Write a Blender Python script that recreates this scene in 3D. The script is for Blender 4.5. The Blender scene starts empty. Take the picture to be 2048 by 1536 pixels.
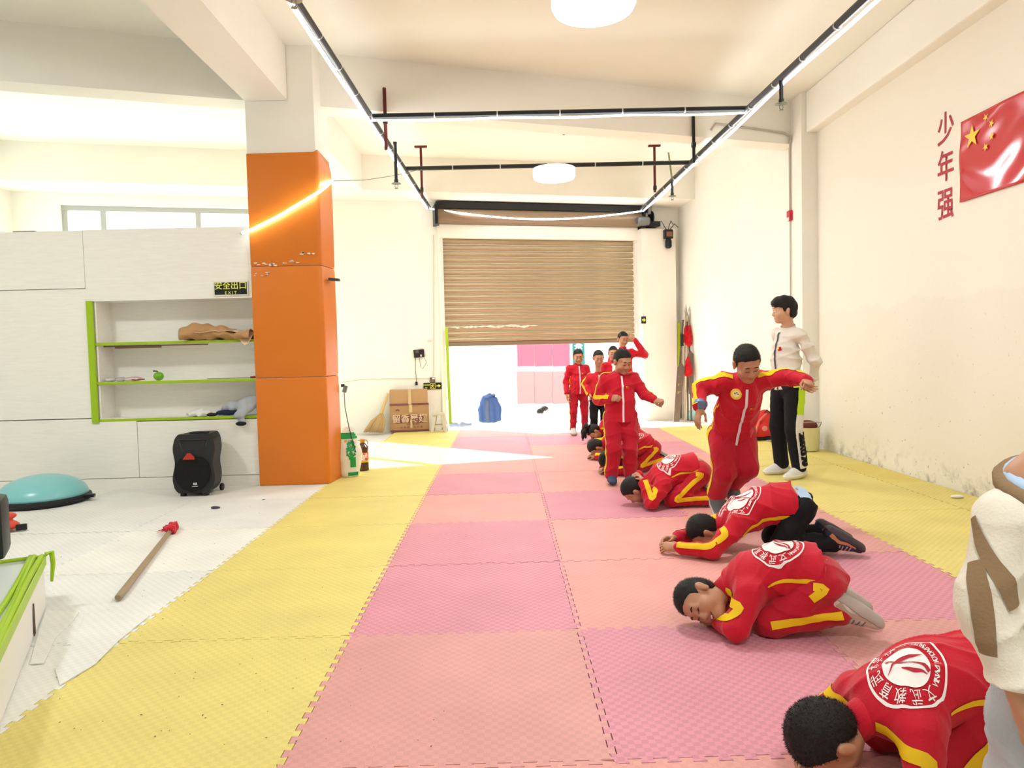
import bpy, bmesh, math, random, time
import numpy as np
from mathutils import Vector, Matrix
from mathutils.bvhtree import BVHTree

T0 = time.time()
random.seed(7)
rng = np.random.RandomState(5)
PI = math.pi
scene = bpy.context.scene
COL = scene.collection

# ---------------------------------------------------------------- camera
CAM_F, CAM_P, CAM_R, CAM_Y, CAM_H = 1419.26, 0.04773, -0.02469, 0.01099, 1.2236


def cam_axes():
    cy, sy = math.cos(CAM_Y), math.sin(CAM_Y)
    cp, sp = math.cos(CAM_P), math.sin(CAM_P)
    cr, sr = math.cos(CAM_R), math.sin(CAM_R)
    f = Vector((sy * cp, cy * cp, -sp))
    ri = Vector((cy, -sy, 0))
    up = ri.cross(f)
    return ri * cr + up * sr, up * cr - ri * sr, f


AX_R, AX_U, AX_F = cam_axes()
cam_data = bpy.data.cameras.new('camera')
cam_data.sensor_fit = 'HORIZONTAL'
cam_data.sensor_width = 36.0
cam_data.lens = CAM_F * 36.0 / 2048.0
cam_data.clip_start = 0.05
cam_data.clip_end = 300
cam = bpy.data.objects.new('camera', cam_data)
COL.objects.link(cam)
cam.matrix_world = Matrix(((AX_R.x, AX_U.x, -AX_F.x, 0), (AX_R.y, AX_U.y, -AX_F.y, 0),
                           (AX_R.z, AX_U.z, -AX_F.z, CAM_H), (0, 0, 0, 1)))
scene.camera = cam

# ---------------------------------------------------------------- world, sun, exposure
SKY_STRENGTH, SUN_STRENGTH, EXPOSURE = 4.4, 22.0, 0.0
scene.view_settings.view_transform = 'Standard'
scene.view_settings.look = 'None'
scene.view_settings.exposure = EXPOSURE
scene.view_settings.gamma = 1.0
scene.view_settings.use_curve_mapping = False
scene.cycles.max_bounces = 7
scene.cycles.diffuse_bounces = 4
scene.cycles.glossy_bounces = 3
world = bpy.data.worlds.new('sky')
scene.world = world
world.use_nodes = True
bgn = world.node_tree.nodes['Background']
bgn.inputs[0].default_value = (0.93, 0.97, 1.0, 1)
bgn.inputs[1].default_value = SKY_STRENGTH
sun_data = bpy.data.lights.new('sun', 'SUN')
sun_data.energy = SUN_STRENGTH
sun_data.angle = 0.01
sun_data.color = (1.0, 0.95, 0.86)
sun = bpy.data.objects.new('sun', sun_data)
COL.objects.link(sun)
SUN_DIR = Vector((0.775 * 0.817, -0.632 * 0.817, -0.576))
sun.rotation_euler = SUN_DIR.to_track_quat('-Z', 'Y').to_euler()


def area_light(name, loc, power, size, color=(0.95, 0.98, 1.0), parent=None, down=True):
    d = bpy.data.lights.new(name, 'AREA')
    d.shape = 'DISK'
    d.size = size
    d.energy = power
    d.color = color
    o = bpy.data.objects.new(name, d)
    COL.objects.link(o)
    o.location = loc
    if not down:
        o.rotation_euler = (PI, 0, 0)
    if parent:
        o.parent = parent
    return o


# ---------------------------------------------------------------- pixel helpers (2048 x 1536 frame)
def pix_ray(px, py):
    return (AX_F + AX_R * ((px - 1024) / CAM_F) - AX_U * ((py - 768) / CAM_F))


def F(px, py, z=0.0):
    """point on the level plane z seen at that pixel"""
    d = pix_ray(px, py)
    t = (z - CAM_H) / d.z
    return Vector((d.x * t, d.y * t, z))


def A(px, py, Y):
    """point at depth Y seen at that pixel"""
    d = pix_ray(px, py)
    t = Y / d.y
    return Vector((d.x * t, Y, CAM_H + d.z * t))


# ---------------------------------------------------------------- materials
def lin(c):
    if isinstance(c, str):
        c = [int(c[i:i + 2], 16) / 255 for i in (0, 2, 4)]
    return tuple((x / 12.92 if x <= 0.04045 else ((x + 0.055) / 1.055) ** 2.4) for x in c[:3]) + (1.0,)


MATS = {}


def mat(name, color, rough=0.6, spec=0.4, metal=0.0, bump=0.0, bscale=60.0, var=0.0, vscale=6.0, emit=0.0,
        sheen=0.0, stretch=None, detail=3.0):
    if name in MATS:
        return MATS[name]
    m = bpy.data.materials.new(name)
    m.use_nodes = True
    nt = m.node_tree
    b = nt.nodes['Principled BSDF']
    c = lin(color)
    b.inputs['Base Color'].default_value = c
    b.inputs['Roughness'].default_value = rough
    b.inputs['Specular IOR Level'].default_value = spec
    b.inputs['Metallic'].default_value = metal
    if sheen:
        b.inputs['Sheen Weight'].default_value = sheen
    if emit:
        b.inputs['Emission Color'].default_value = c
        b.inputs['Emission Strength'].default_value = emit
    tc = mp = None
    if bump or var:
        tc = nt.nodes.new('ShaderNodeTexCoord')
        mp = nt.nodes.new('ShaderNodeMapping')
        nt.links.new(tc.outputs['Object'], mp.inputs[0])
        if stretch:
            mp.inputs['Scale'].default_value = stretch
    if var:
        n = nt.nodes.new('ShaderNodeTexNoise')
        n.inputs['Scale'].default_value = vscale
        n.inputs['Detail'].default_value = detail
        nt.links.new(mp.outputs[0], n.inputs['Vector'])
        r = nt.nodes.new('ShaderNodeMapRange')
        r.inputs[1].default_value = 0.3
        r.inputs[2].default_value = 0.7
        r.inputs[3].default_value = 1 - var
        r.inputs[4].default_value = 1 + var
        nt.links.new(n.outputs[0], r.inputs[0])
        mx = nt.nodes.new('ShaderNodeVectorMath')
        mx.operation = 'SCALE'
        mx.inputs[0].default_value = c[:3]
        nt.links.new(r.outputs[0], mx.inputs['Scale'])
        nt.links.new(mx.outputs[0], b.inputs['Base Color'])
    if bump:
        n = nt.nodes.new('ShaderNodeTexNoise')
        n.inputs['Scale'].default_value = bscale
        n.inputs['Detail'].default_value = 4
        nt.links.new(mp.outputs[0], n.inputs['Vector'])
        bp = nt.nodes.new('ShaderNodeBump')
        bp.inputs['Strength'].default_value = bump
        bp.inputs['Distance'].default_value = 0.01
        nt.links.new(n.outputs[0], bp.inputs['Height'])
        nt.links.new(bp.outputs[0], b.inputs['Normal'])
    MATS[name] = m
    return m


def emis(name, color, strength):
    m = bpy.data.materials.new(name)
    m.use_nodes = True
    nt = m.node_tree
    nt.nodes.remove(nt.nodes['Principled BSDF'])
    e = nt.nodes.new('ShaderNodeEmission')
    e.inputs[0].default_value = lin(color)
    e.inputs[1].default_value = strength
    nt.links.new(e.outputs[0], nt.nodes['Material Output'].inputs[0])
    return m


def glass_mat(name, tint=(0.96, 1.0, 0.98)):
    m = bpy.data.materials.new(name)
    m.use_nodes = True
    nt = m.node_tree
    nt.nodes.remove(nt.nodes['Principled BSDF'])
    t = nt.nodes.new('ShaderNodeBsdfTransparent')
    t.inputs[0].default_value = tint + (1,)
    g = nt.nodes.new('ShaderNodeBsdfGlossy')
    g.inputs['Roughness'].default_value = 0.03
    mx = nt.nodes.new('ShaderNodeMixShader')
    mx.inputs[0].default_value = 0.06
    nt.links.new(t.outputs[0], mx.inputs[1])
    nt.links.new(g.outputs[0], mx.inputs[2])
    nt.links.new(mx.outputs[0], nt.nodes['Material Output'].inputs[0])
    return m


# ---------------------------------------------------------------- object helpers
def tag(o, label=None, cat=None, group=None, kind=None):
    if label:
        o['label'] = label
    if cat:
        o['category'] = cat
    if group:
        o['group'] = group
    if kind:
        o['kind'] = kind
    return o


def thing(name, label, cat, loc=(0, 0, 0), group=None, rz=0.0):
    o = bpy.data.objects.new(name, None)
    COL.objects.link(o)
    o.empty_display_size = 0.1
    o.location = loc
    o.rotation_euler = (0, 0, rz)
    return tag(o, label, cat, group)


def link(name, me, m=None, parent=None):
    """link a mesh as an object; meshes of children are given in the parent's local space"""
    o = bpy.data.objects.new(name, me)
    COL.objects.link(o)
    if m is not None:
        if isinstance(m, (list, tuple)):
            for x in m:
                me.materials.append(x)
        elif not me.materials:
            me.materials.append(m)
    if parent is not None:
        o.parent = parent
    return o


def shade(me, smooth=True):
    me.polygons.foreach_set('use_smooth', [smooth] * len(me.polygons))


def world_child(name, me, m, parent):
    """a child whose mesh is in world space while the parent is an unrotated or rotated empty"""
    o = link(name, me, m, parent)
    o.matrix_parent_inverse = Matrix.LocRotScale(parent.location, parent.rotation_euler, parent.scale).inverted()
    return o


class MB:
    """collects simple shapes into one mesh"""

    def __init__(self):
        self.bm = bmesh.new()

    def box(self, c, s, rz=0.0, rot=None, bevel=0.0):
        M = rot if rot is not None else Matrix.Rotation(rz, 3, 'Z')
        vs = []
        for dx in (-.5, .5):
            for dy in (-.5, .5):
                for dz in (-.5, .5):
                    vs.append(self.bm.verts.new(Vector(c) + M @ Vector((dx * s[0], dy * s[1], dz * s[2]))))
        fs = []
        for q in ((0, 1, 3, 2), (4, 6, 7, 5), (0, 4, 5, 1), (2, 3, 7, 6), (0, 2, 6, 4), (1, 5, 7, 3)):
            fs.append(self.bm.faces.new([vs[i] for i in q]))
        if bevel:
            es = list({e for f in fs for e in f.edges})
            bmesh.ops.bevel(self.bm, geom=es, offset=bevel, segments=2, affect='EDGES', profile=0.6)
        return self

    def prism(self, pts, z0, z1, bevel=0.0):
        """vertical prism over a counter-clockwise xy outline"""
        lo = [self.bm.verts.new((p[0], p[1], z0)) for p in pts]
        hi = [self.bm.verts.new((p[0], p[1], z1)) for p in pts]
        n = len(pts)
        self.bm.faces.new(hi)
        self.bm.faces.new(lo[::-1])
        for i in range(n):
            j = (i + 1) % n
            self.bm.faces.new((lo[i], lo[j], hi[j], hi[i]))
        if bevel:
            es = [e for v in hi for e in v.link_edges if e.other_vert(v) in hi]
            bmesh.ops.bevel(self.bm, geom=list(set(es)), offset=bevel, segments=2, affect='EDGES')
        return self

    def slab(self, pts, d):
        """a planar 3-D outline pushed out along vector d"""
        d = Vector(d)
        a = [self.bm.verts.new(p) for p in pts]
        b = [self.bm.verts.new(Vector(p) + d) for p in pts]
        n = len(pts)
        self.bm.faces.new(a[::-1])
        self.bm.faces.new(b)
        for i in range(n):
            j = (i + 1) % n
            self.bm.faces.new((a[i], a[j], b[j], b[i]))
        return self

    def tube(self, pts, r, n=8, cap=True, closed=False):
        pts = [Vector(p) for p in pts]
        rs = r if isinstance(r, (list, tuple)) else [r] * len(pts)
        rings = []
        prev = None
        N = len(pts)
        for i, p in enumerate(pts):
            if closed:
                t = pts[(i + 1) % N] - pts[i - 1]
            else:
                t = pts[min(i + 1, N - 1)] - pts[max(i - 1, 0)]
            t.normalize()
            if prev is None:
                a = Vector((0, 0, 1)) if abs(t.z) < 0.9 else Vector((1, 0, 0))
                u = t.cross(a).normalized()
            else:
                u = (prev - t * prev.dot(t)).normalized()
            prev = u
            w = t.cross(u)
            rings.append([self.bm.verts.new(p + (u * math.cos(2 * PI * k / n) + w * math.sin(2 * PI * k / n)) * rs[i])
                          for k in range(n)])
        m = N if closed else N - 1
        for i in range(m):
            a, b = rings[i], rings[(i + 1) % N]
            for k in range(n):
                self.bm.faces.new((a[k], a[(k + 1) % n], b[(k + 1) % n], b[k]))
        if cap and not closed:
            self.bm.faces.new(rings[0][::-1])
            self.bm.faces.new(rings[-1])
        return self

    def lathe(self, prof, c=(0, 0, 0), n=24, axis=None, cap=True):
        """prof = [(radius, height)...] turned about z (or about axis)"""
        M = Matrix.Identity(3)
        if axis is not None:
            M = Vector((0, 0, 1)).rotation_difference(Vector(axis)).to_matrix()
        c = Vector(c)
        rings = []
        for r, z in prof:
            rings.append([self.bm.verts.new(c + M @ Vector((r * math.cos(2 * PI * k / n), r * math.sin(2 * PI * k / n), z)))
                          for k in range(n)])
        for i in range(len(rings) - 1):
            a, b = rings[i], rings[i + 1]
            for k in range(n):
                self.bm.faces.new((a[k], a[(k + 1) % n], b[(k + 1) % n], b[k]))
        if cap:
            self.bm.faces.new(rings[0][::-1])
            self.bm.faces.new(rings[-1])
        return self

    def ell(self, c, r, rot=None, sub=3):
        M = Matrix.Translation(c) @ (rot.to_4x4() if rot is not None else Matrix.Identity(4)) @ Matrix.Diagonal((r[0], r[1], r[2], 1))
        bmesh.ops.create_icosphere(self.bm, subdivisions=sub, radius=1, matrix=M)
        return self

    def mesh(self, name='mesh', smooth=False, fixn=True):
        me = bpy.data.meshes.new(name)
        if fixn:
            bmesh.ops.recalc_face_normals(self.bm, faces=self.bm.faces)
        self.bm.to_mesh(me)
        self.bm.free()
        if smooth:
            shade(me)
            if smooth != 'all':
                try:
                    me.set_sharp_from_angle(angle=math.radians(35))
                except Exception:
                    pass
        return me

    def add(self, name, m, parent=None, smooth=False, local=False):
        me = self.mesh(name, smooth)
        if parent is not None and not local:
            return world_child(name, me, m, parent)
        return link(name, me, m, parent)


def struct(name, mb, m, smooth=False, parent=None):
    o = mb.add(name, m, parent, smooth)
    if parent is None:
        o['kind'] = 'structure'
    return o


def text_mesh(s, size=1.0, align='CENTER', bold=0.0):
    cu = bpy.data.curves.new('text', 'FONT')
    cu.body = s
    cu.size = size
    cu.align_x = align
    cu.align_y = 'CENTER'
    cu.offset = bold
    cu.resolution_u = 3
    o = bpy.data.objects.new('text', cu)
    COL.objects.link(o)
    dg = bpy.context.evaluated_depsgraph_get()
    dg.update()
    me = bpy.data.meshes.new_from_object(o.evaluated_get(dg), depsgraph=dg)
    bpy.data.objects.remove(o)
    bpy.data.curves.remove(cu)
    return me


def flat_text(name, s, size, org, U, V, m, parent=None, bold=0.0, align='CENTER', lift=0.002, sx=1.0):
    """lettering as thin flat geometry lying in the plane U,V"""
    me = text_mesh(s, 1.0, align, bold)
    U = Vector(U).normalized()
    V = Vector(V).normalized()
    N = U.cross(V)
    org = Vector(org)
    for v in me.vertices:
        v.co = org + U * v.co.x * size * sx + V * v.co.y * size + N * lift
    me.materials.clear()
    if parent is not None:
        return world_child(name, me, m, parent)
    return link(name, me, m)
# ---------------------------------------------------------------- smooth bodies: blended limbs meshed as one surface
def V3(p):
    return np.array(p, float)


def unit(v):
    v = np.asarray(v, float)
    return v / (np.linalg.norm(v) + 1e-12)


class Shape:
    """smooth union of tapered limbs and ellipsoids, meshed by surface nets in a narrow band"""

    def __init__(self):
        self.p = []
        self.cuts = []
        self.noise = None

    def cap(self, a, b, ra, rb=None, k=0.02, flat=None, f=1.0):
        """tapered limb a-b; flattened by factor f along direction flat"""
        rb = ra if rb is None else rb
        self.p.append(('c', V3(a), V3(b), ra, rb, k, None if flat is None else unit(flat), f))
        return self

    def chain(self, pts, rs, k=0.02, flat=None, f=1.0):
        for i in range(len(pts) - 1):
            self.cap(pts[i], pts[i + 1], rs[i], rs[i + 1], k, flat, f)
        return self

    def ell(self, c, r, M=None, k=0.02):
        """ellipsoid with half sizes r along the columns of M"""
        self.p.append(('e', V3(c), V3(r), np.eye(3) if M is None else np.asarray(M, float), None, k))
        return self

    def cut(self, fn):
        self.cuts.append(fn)
        return self

    @staticmethod
    def ev(p, X):
        if p[0] == 'c':
            _, a, b, ra, rb, k, n, f = p
            d = X - a
            ab = b - a
            if n is not None:
                g = 1.0 / f - 1.0
                d = d + n * ((d @ n) * g)[..., None]
                ab = ab + n * (ab @ n) * g
            L = ab @ ab
            t = np.clip((d @ ab) / (L + 1e-12), 0, 1)
            q = d - t[..., None] * ab
            r = np.sqrt(np.einsum('...i,...i', q, q)) - (ra + (rb - ra) * t)
            return r * (f if n is not None else 1.0) if False else np.where(r > 0, r * min(1, f * 1.15 if n is not None else 1), r * (f if n is not None else 1))
        _, c, r, M, _, k = p
        q = (X - c) @ M
        k0 = np.sqrt((((q / r) ** 2)).sum(-1))
        k1 = np.sqrt((((q / (r * r)) ** 2)).sum(-1)) + 1e-9
        return k0 * (k0 - 1) / k1

    def bounds(self):
        lo, hi = np.full(3, 1e9), np.full(3, -1e9)
        for p in self.p:
            if p[0] == 'c':
                r = max(p[3], p[4]) + 0.03
                for q in (p[1], p[2]):
                    lo = np.minimum(lo, q - r)
                    hi = np.maximum(hi, q + r)
            else:
                r = p[2].max() + 0.03
                lo = np.minimum(lo, p[1] - r)
                hi = np.maximum(hi, p[1] + r)
        return lo, hi

    @staticmethod
    def smin(a, b, k):
        h = np.maximum(k - np.abs(a - b), 0) / k
        return np.minimum(a, b) - h * h * k * 0.25

    def mesh(self, h, name='body'):
        B = 8
        H = B * h
        lo, hi = self.bounds()
        nb = np.ceil((hi - lo) / H).astype(int) + 1
        ii = np.stack(np.meshgrid(*[np.arange(n) for n in nb], indexing='ij'), -1).reshape(-1, 3)
        ctr = lo + (ii + 0.5) * H
        R = H * 0.87
        dp = np.stack([self.ev(p, ctr) for p in self.p])
        dm = dp.min(0)
        act = np.abs(dm) < R * 1.25 + 0.02
        ii, dp, dm = ii[act], dp[:, act], dm[act]
        g = np.arange(B + 1)
        off = np.stack(np.meshgrid(g, g, g, indexing='ij'), -1).reshape(-1, 3)
        n = len(ii)
        X = (lo + (ii[:, None, :] * B + off[None]) * h)
        D = np.full((n, off.shape[0]), 1.0)
        for j, p in enumerate(self.p):
            k = p[5]
            m = np.nonzero(dp[j] < dm + k + 2.2 * R)[0]
            if len(m) == 0:
                continue
            D[m] = self.smin(D[m], self.ev(p, X[m]), k)
        for fn in self.cuts:
            D = np.maximum(D, -fn(X))
        if self.noise is not None:
            D = D + self.noise(X)
        D = D.reshape(n, B + 1, B + 1, B + 1)
        s = D < 0
        c = np.stack([s[:, a:B + a, b:B + b, d:B + d] for a in (0, 1) for b in (0, 1) for d in (0, 1)], -1)
        cnt = c.sum(-1)
        bi, x, y, z = np.nonzero((cnt > 0) & (cnt < 8))
        cell = ii[bi] * B + np.stack([x, y, z], -1)
        val = np.stack([D[bi, x + a, y + b, z + d] for a in (0, 1) for b in (0, 1) for d in (0, 1)], -1)
        cor = np.array([(a, b, d) for a in (0, 1) for b in (0, 1) for d in (0, 1)], float)
        acc = np.zeros((len(bi), 3))
        num = np.zeros(len(bi))
        for a in range(8):
            for b in range(a + 1, 8):
                if np.abs(cor[a] - cor[b]).sum() != 1:
                    continue
                va, vb = val[:, a], val[:, b]
                m = (va < 0) != (vb < 0)
                t = np.where(m, va / np.where(m, va - vb, 1), 0)
                acc += np.where(m[:, None], cor[a] + t[:, None] * (cor[b] - cor[a]), 0)
                num += m
        pos = lo + (cell + acc / num[:, None]) * h
        S = np.array([nb[1] * B + 4, nb[2] * B + 4])
        key = ((cell[:, 0] + 1) * S[0] + cell[:, 1] + 1) * S[1] + cell[:, 2] + 1
        order = np.argsort(key)
        skey = key[order]

        def look(cc):
            kk = ((cc[:, 0] + 1) * S[0] + cc[:, 1] + 1) * S[1] + cc[:, 2] + 1
            q = np.clip(np.searchsorted(skey, kk), 0, len(skey) - 1)
            return np.where(skey[q] == kk, order[q], -1)

        quads = []
        for ax, other in ((4, ((0, 1, 0), (0, 0, 1))), (2, ((0, 0, 1), (1, 0, 0))), (1, ((1, 0, 0), (0, 1, 0)))):
            v0, v1 = val[:, 0] < 0, val[:, ax] < 0
            m = np.nonzero(v0 != v1)[0]
            e1, e2 = np.array(other[0]), np.array(other[1])
            cm = cell[m]
            q = np.stack([look(cm - e1 - e2), look(cm - e2), m, look(cm - e1)], -1)
            q = np.where(v0[m][:, None], q, q[:, ::-1])
            quads.append(q[(q >= 0).all(1)])
        quads = np.concatenate(quads)
        me = bpy.data.meshes.new(name)
        me.vertices.add(len(pos))
        me.vertices.foreach_set('co', pos.astype(np.float32).ravel())
        me.loops.add(quads.size)
        me.loops.foreach_set('vertex_index', quads.astype(np.int32).ravel())
        me.polygons.add(len(quads))
        me.polygons.foreach_set('loop_start', np.arange(0, quads.size, 4, dtype=np.int32))
        me.polygons.foreach_set('use_smooth', np.ones(len(quads), bool))
        me.update(calc_edges=True)
        me.validate()
        self.pos, self.quads = pos, quads
        return me

    def bvh(self):
        return BVHTree.FromPolygons(self.pos.tolist(), self.quads.tolist())


def folds(amp, freq, seed, dirs=None):
    r = np.random.RandomState(seed)
    w = [(unit(r.normal(size=3)) * freq * r.uniform(.6, 1.5), r.uniform(0, 6.28), unit(r.normal(size=3)) * freq * .4, r.uniform(0, 6.28))
         for _ in range(5)]

    def fn(X):
        s = 0
        for a, ph, b, ph2 in w:
            s = s + np.sin(X @ a + ph + 1.6 * np.sin(X @ b + ph2))
        return s * (amp / 3.0)
    return fn


def creases(amp, freq, seed):
    """cloth folds: narrow rounded ridges running in a few directions"""
    r = np.random.RandomState(seed)
    w = [(unit(r.normal(size=3)) * freq * r.uniform(.7, 1.4), r.uniform(0, 6.28), unit(r.normal(size=3)) * freq * .35, r.uniform(0, 6.28),
          unit(r.normal(size=3)) * freq * .3, r.uniform(0, 6.28)) for _ in range(4)]

    def fn(X):
        s = 0
        for a, ph, b, ph2, c, ph3 in w:
            t = np.sin(X @ a + ph + 1.5 * np.sin(X @ b + ph2))
            s = s - (1 - np.abs(t)) ** 2.2 * (.5 + .5 * np.sin(X @ c + ph3))
        return (s + .8) * (amp / 1.3)
    return fn


def ribbon_mesh(paths, bvh, lift=0.003, across=4, step=0.012):
    """strips laid on a surface. paths = [(points, outward hints, widths)]"""
    bm = bmesh.new()
    for pts, outs, wid in paths:
        pts = [V3(p) for p in pts]
        outs = [unit(o) for o in outs]
        P, O, Wd = [], [], []
        for i in range(len(pts) - 1):
            n = max(1, int(np.linalg.norm(pts[i + 1] - pts[i]) / step))
            for j in range(n + (1 if i == len(pts) - 2 else 0)):
                t = j / n
                P.append(pts[i] * (1 - t) + pts[i + 1] * t)
                O.append(unit(outs[i] * (1 - t) + outs[i + 1] * t))
                Wd.append(wid[i] * (1 - t) + wid[i + 1] * t)
        # snap the centre line, then spread across along the surface
        C, N = [], []
        for p, o in zip(P, O):
            c, nn, _, _ = bvh.find_nearest(Vector(p))
            if c is None:
                c, nn = Vector(p), Vector(o)
            C.append(V3(c))
            N.append(unit(V3(nn) + 0.3 * o))
        C = np.array(C)
        for _ in range(2):
            C[1:-1] = C[1:-1] * .5 + (C[:-2] + C[2:]) * .25
        rows = []
        for i in range(len(C)):
            t = unit(C[min(i + 1, len(C) - 1)] - C[max(i - 1, 0)])
            sd = unit(np.cross(t, N[i]))
            row = []
            for a in range(across + 1):
                q = C[i] + sd * (a / across - .5) * Wd[i]
                c, nn, _, _ = bvh.find_nearest(Vector(q))
                c = V3(c) + V3(nn) * lift
                row.append(bm.verts.new(c))
            rows.append(row)
        for i in range(len(rows) - 1):
            for a in range(across):
                bm.faces.new((rows[i][a], rows[i][a + 1], rows[i + 1][a + 1], rows[i + 1][a]))
    me = bpy.data.meshes.new('ribbon')
    bm.to_mesh(me)
    bm.free()
    shade(me)
    return me


def project_mesh(me2d, c, U, Vv, bvh, lift=0.003, reach=0.35, xf=None):
    """press flat 2-D art (x,y in metres) onto a surface along the normal of the plane U,V; off-surface faces are dropped"""
    U, Vv = unit(U), unit(Vv)
    N = np.cross(U, Vv)
    c = V3(c)
    bm = bmesh.new()
    bm.from_mesh(me2d)
    bad = []
    for v in bm.verts:
        p = c + U * v.co.x + Vv * v.co.y
        hit, nn, _, _ = bvh.ray_cast(Vector(p + N * reach), Vector(-N), reach * 2)
        if hit is None:
            bad.append(v)
        else:
            v.co = hit + Vector(N) * lift * 0.6 + nn * lift * 0.6
    if bad:
        bmesh.ops.delete(bm, geom=bad, context='VERTS')
    me = bpy.data.meshes.new('print')
    bm.to_mesh(me)
    bm.free()
    shade(me)
    return me
# ---------------------------------------------------------------- room shell
WALL_W = mat('wall_paint', 'f5f3ea', 0.75, 0.25, bump=0.12, bscale=9, var=0.02, vscale=1.5)
CEIL = mat('ceiling_paint', 'f3f4ea', 0.8, 0.2, bump=0.08, bscale=3)
CONC = mat('pale_concrete', 'd8d4cc', 0.7, 0.3, bump=0.2, bscale=40, var=0.08, vscale=3)
FRAME_W = mat('white_window_frame', 'b4b6b4', 0.4, 0.5)
GLASS = glass_mat('window_glass')

# painted right wall with grey scuffs and mould near the mats
RW = mat('right_wall_paint', 'f4efe2', 0.7, 0.3)
nt = RW.node_tree
b = nt.nodes['Principled BSDF']
geo = nt.nodes.new('ShaderNodeNewGeometry')
sep = nt.nodes.new('ShaderNodeSeparateXYZ')
nt.links.new(geo.outputs['Position'], sep.inputs[0])


def nnode(t, **kw):
    n = nt.nodes.new(t)
    for k, v in kw.items():
        setattr(n, k, v)
    return n


def noise(scale, detail=6, rough=0.6):
    n = nnode('ShaderNodeTexNoise')
    n.inputs['Scale'].default_value = scale
    n.inputs['Detail'].default_value = detail
    n.inputs['Roughness'].default_value = rough
    nt.links.new(geo.outputs['Position'], n.inputs['Vector'])
    return n.outputs[0]


def mrange(src, a, b_, c, d):
    n = nnode('ShaderNodeMapRange')
    n.inputs[1].default_value, n.inputs[2].default_value = a, b_
    n.inputs[3].default_value, n.inputs[4].default_value = c, d
    nt.links.new(src, n.inputs[0])
    return n.outputs[0]


def math2(op, x, y):
    n = nnode('ShaderNodeMath', operation=op)
    for i, s in enumerate((x, y)):
        if isinstance(s, (int, float)):
            n.inputs[i].default_value = s
        else:
            nt.links.new(s, n.inputs[i])
    return n.outputs[0]


low = mrange(sep.outputs['Z'], 0.0, 0.32, 1.0, 0.0)
blot = mrange(noise(7, 8, .7), .5, .68, 0, 1)
mould = math2('MULTIPLY', math2('POWER', low, 1.6), blot)
speck = math2('MULTIPLY', mrange(noise(28, 3, .5), .69, .73, 0, .8), mrange(sep.outputs['Z'], .5, 1.75, .9, 0))
edge = math2('ADD', sep.outputs['Z'], math2('MULTIPLY', noise(2.2, 6, .65), .3))
dado = mrange(edge, 1.70, 1.73, 0.11, 0.0)
tot = math2('MINIMUM', math2('ADD', math2('ADD', mould, speck), 0.0), 1.0)
mx = nnode('ShaderNodeMixRGB')
mx.inputs[1].default_value = lin('f4efe2')
mx.inputs[2].default_value = lin('cfc9b6')
nt.links.new(dado, mx.inputs[0])
mx.inputs[2].default_value = lin('c9c4b4')
mx2 = nnode('ShaderNodeMixRGB')
nt.links.new(math2('MULTIPLY', tot, .8), mx2.inputs[0])
nt.links.new(mx.outputs[0], mx2.inputs[1])
mx2.inputs[2].default_value = lin('8a8474')
nt.links.new(mx2.outputs[0], b.inputs['Base Color'])
bp = nnode('ShaderNodeBump')
bp.inputs['Strength'].default_value = .15
bp.inputs['Distance'].default_value = .02
nt.links.new(noise(6, 5, .6), bp.inputs['Height'])
nt.links.new(bp.outputs[0], b.inputs['Normal'])

# back wall frame of reference: along the skewed street wall
BW_T = math.atan(0.23)
BW_U = Vector((math.cos(BW_T), math.sin(BW_T), 0))
BW_N = Vector((math.sin(BW_T), -math.cos(BW_T), 0))        # into the room


def BW(x, z=0.0, out=0.0):
    """point on the street wall at room x, height z, pushed into the room by out"""
    return Vector((x, 11.55 + 0.23 * x, z)) + BW_N * out


def bwbox(mb, x0, x1, z0, z1, o0, o1, bevel=0.0):
    a, c = BW(x0), BW(x1)
    mid = (a + c) / 2 + BW_N * ((o0 + o1) / 2)
    mid.z = (z0 + z1) / 2
    mb.box(mid, ((c - a).length, abs(o1 - o0), z1 - z0), rz=BW_T, bevel=bevel)
    return mb


DX0, DX1, DZ = -0.97, 2.30, 3.02          # door opening
WX0, WX1, WZ0, WZ1 = -6.17, -2.98, 0.95, 3.42   # street window beside it
CEIL_Z, BEAM_Z = 4.08, 3.58
SLAB = -0.02

floor = struct('floor', MB().prism([(-7, -2.6), (4, -2.6), (4, 12.5), (3.2, 12.35), (-7, 10.0)], -0.2, SLAB), CONC)
struct('ceiling', MB().prism([(-7.2, -2.7), (4.2, -2.7), (4.2, 12.6), (-7.2, 10.1)], CEIL_Z, CEIL_Z + .2), CEIL)
m = MB()
bwbox(m, -7.0, WX0, SLAB, CEIL_Z, -.2, 0)
bwbox(m, WX0, WX1, SLAB, WZ0, -.2, 0)
bwbox(m, WX0, WX1, WZ1, CEIL_Z, -.2, 0)
bwbox(m, WX1, DX0, SLAB, CEIL_Z, -.2, 0)
bwbox(m, DX0, DX1, DZ, CEIL_Z, -.2, 0)
bwbox(m, DX1, 3.35, SLAB, CEIL_Z, -.2, 0)
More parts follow.
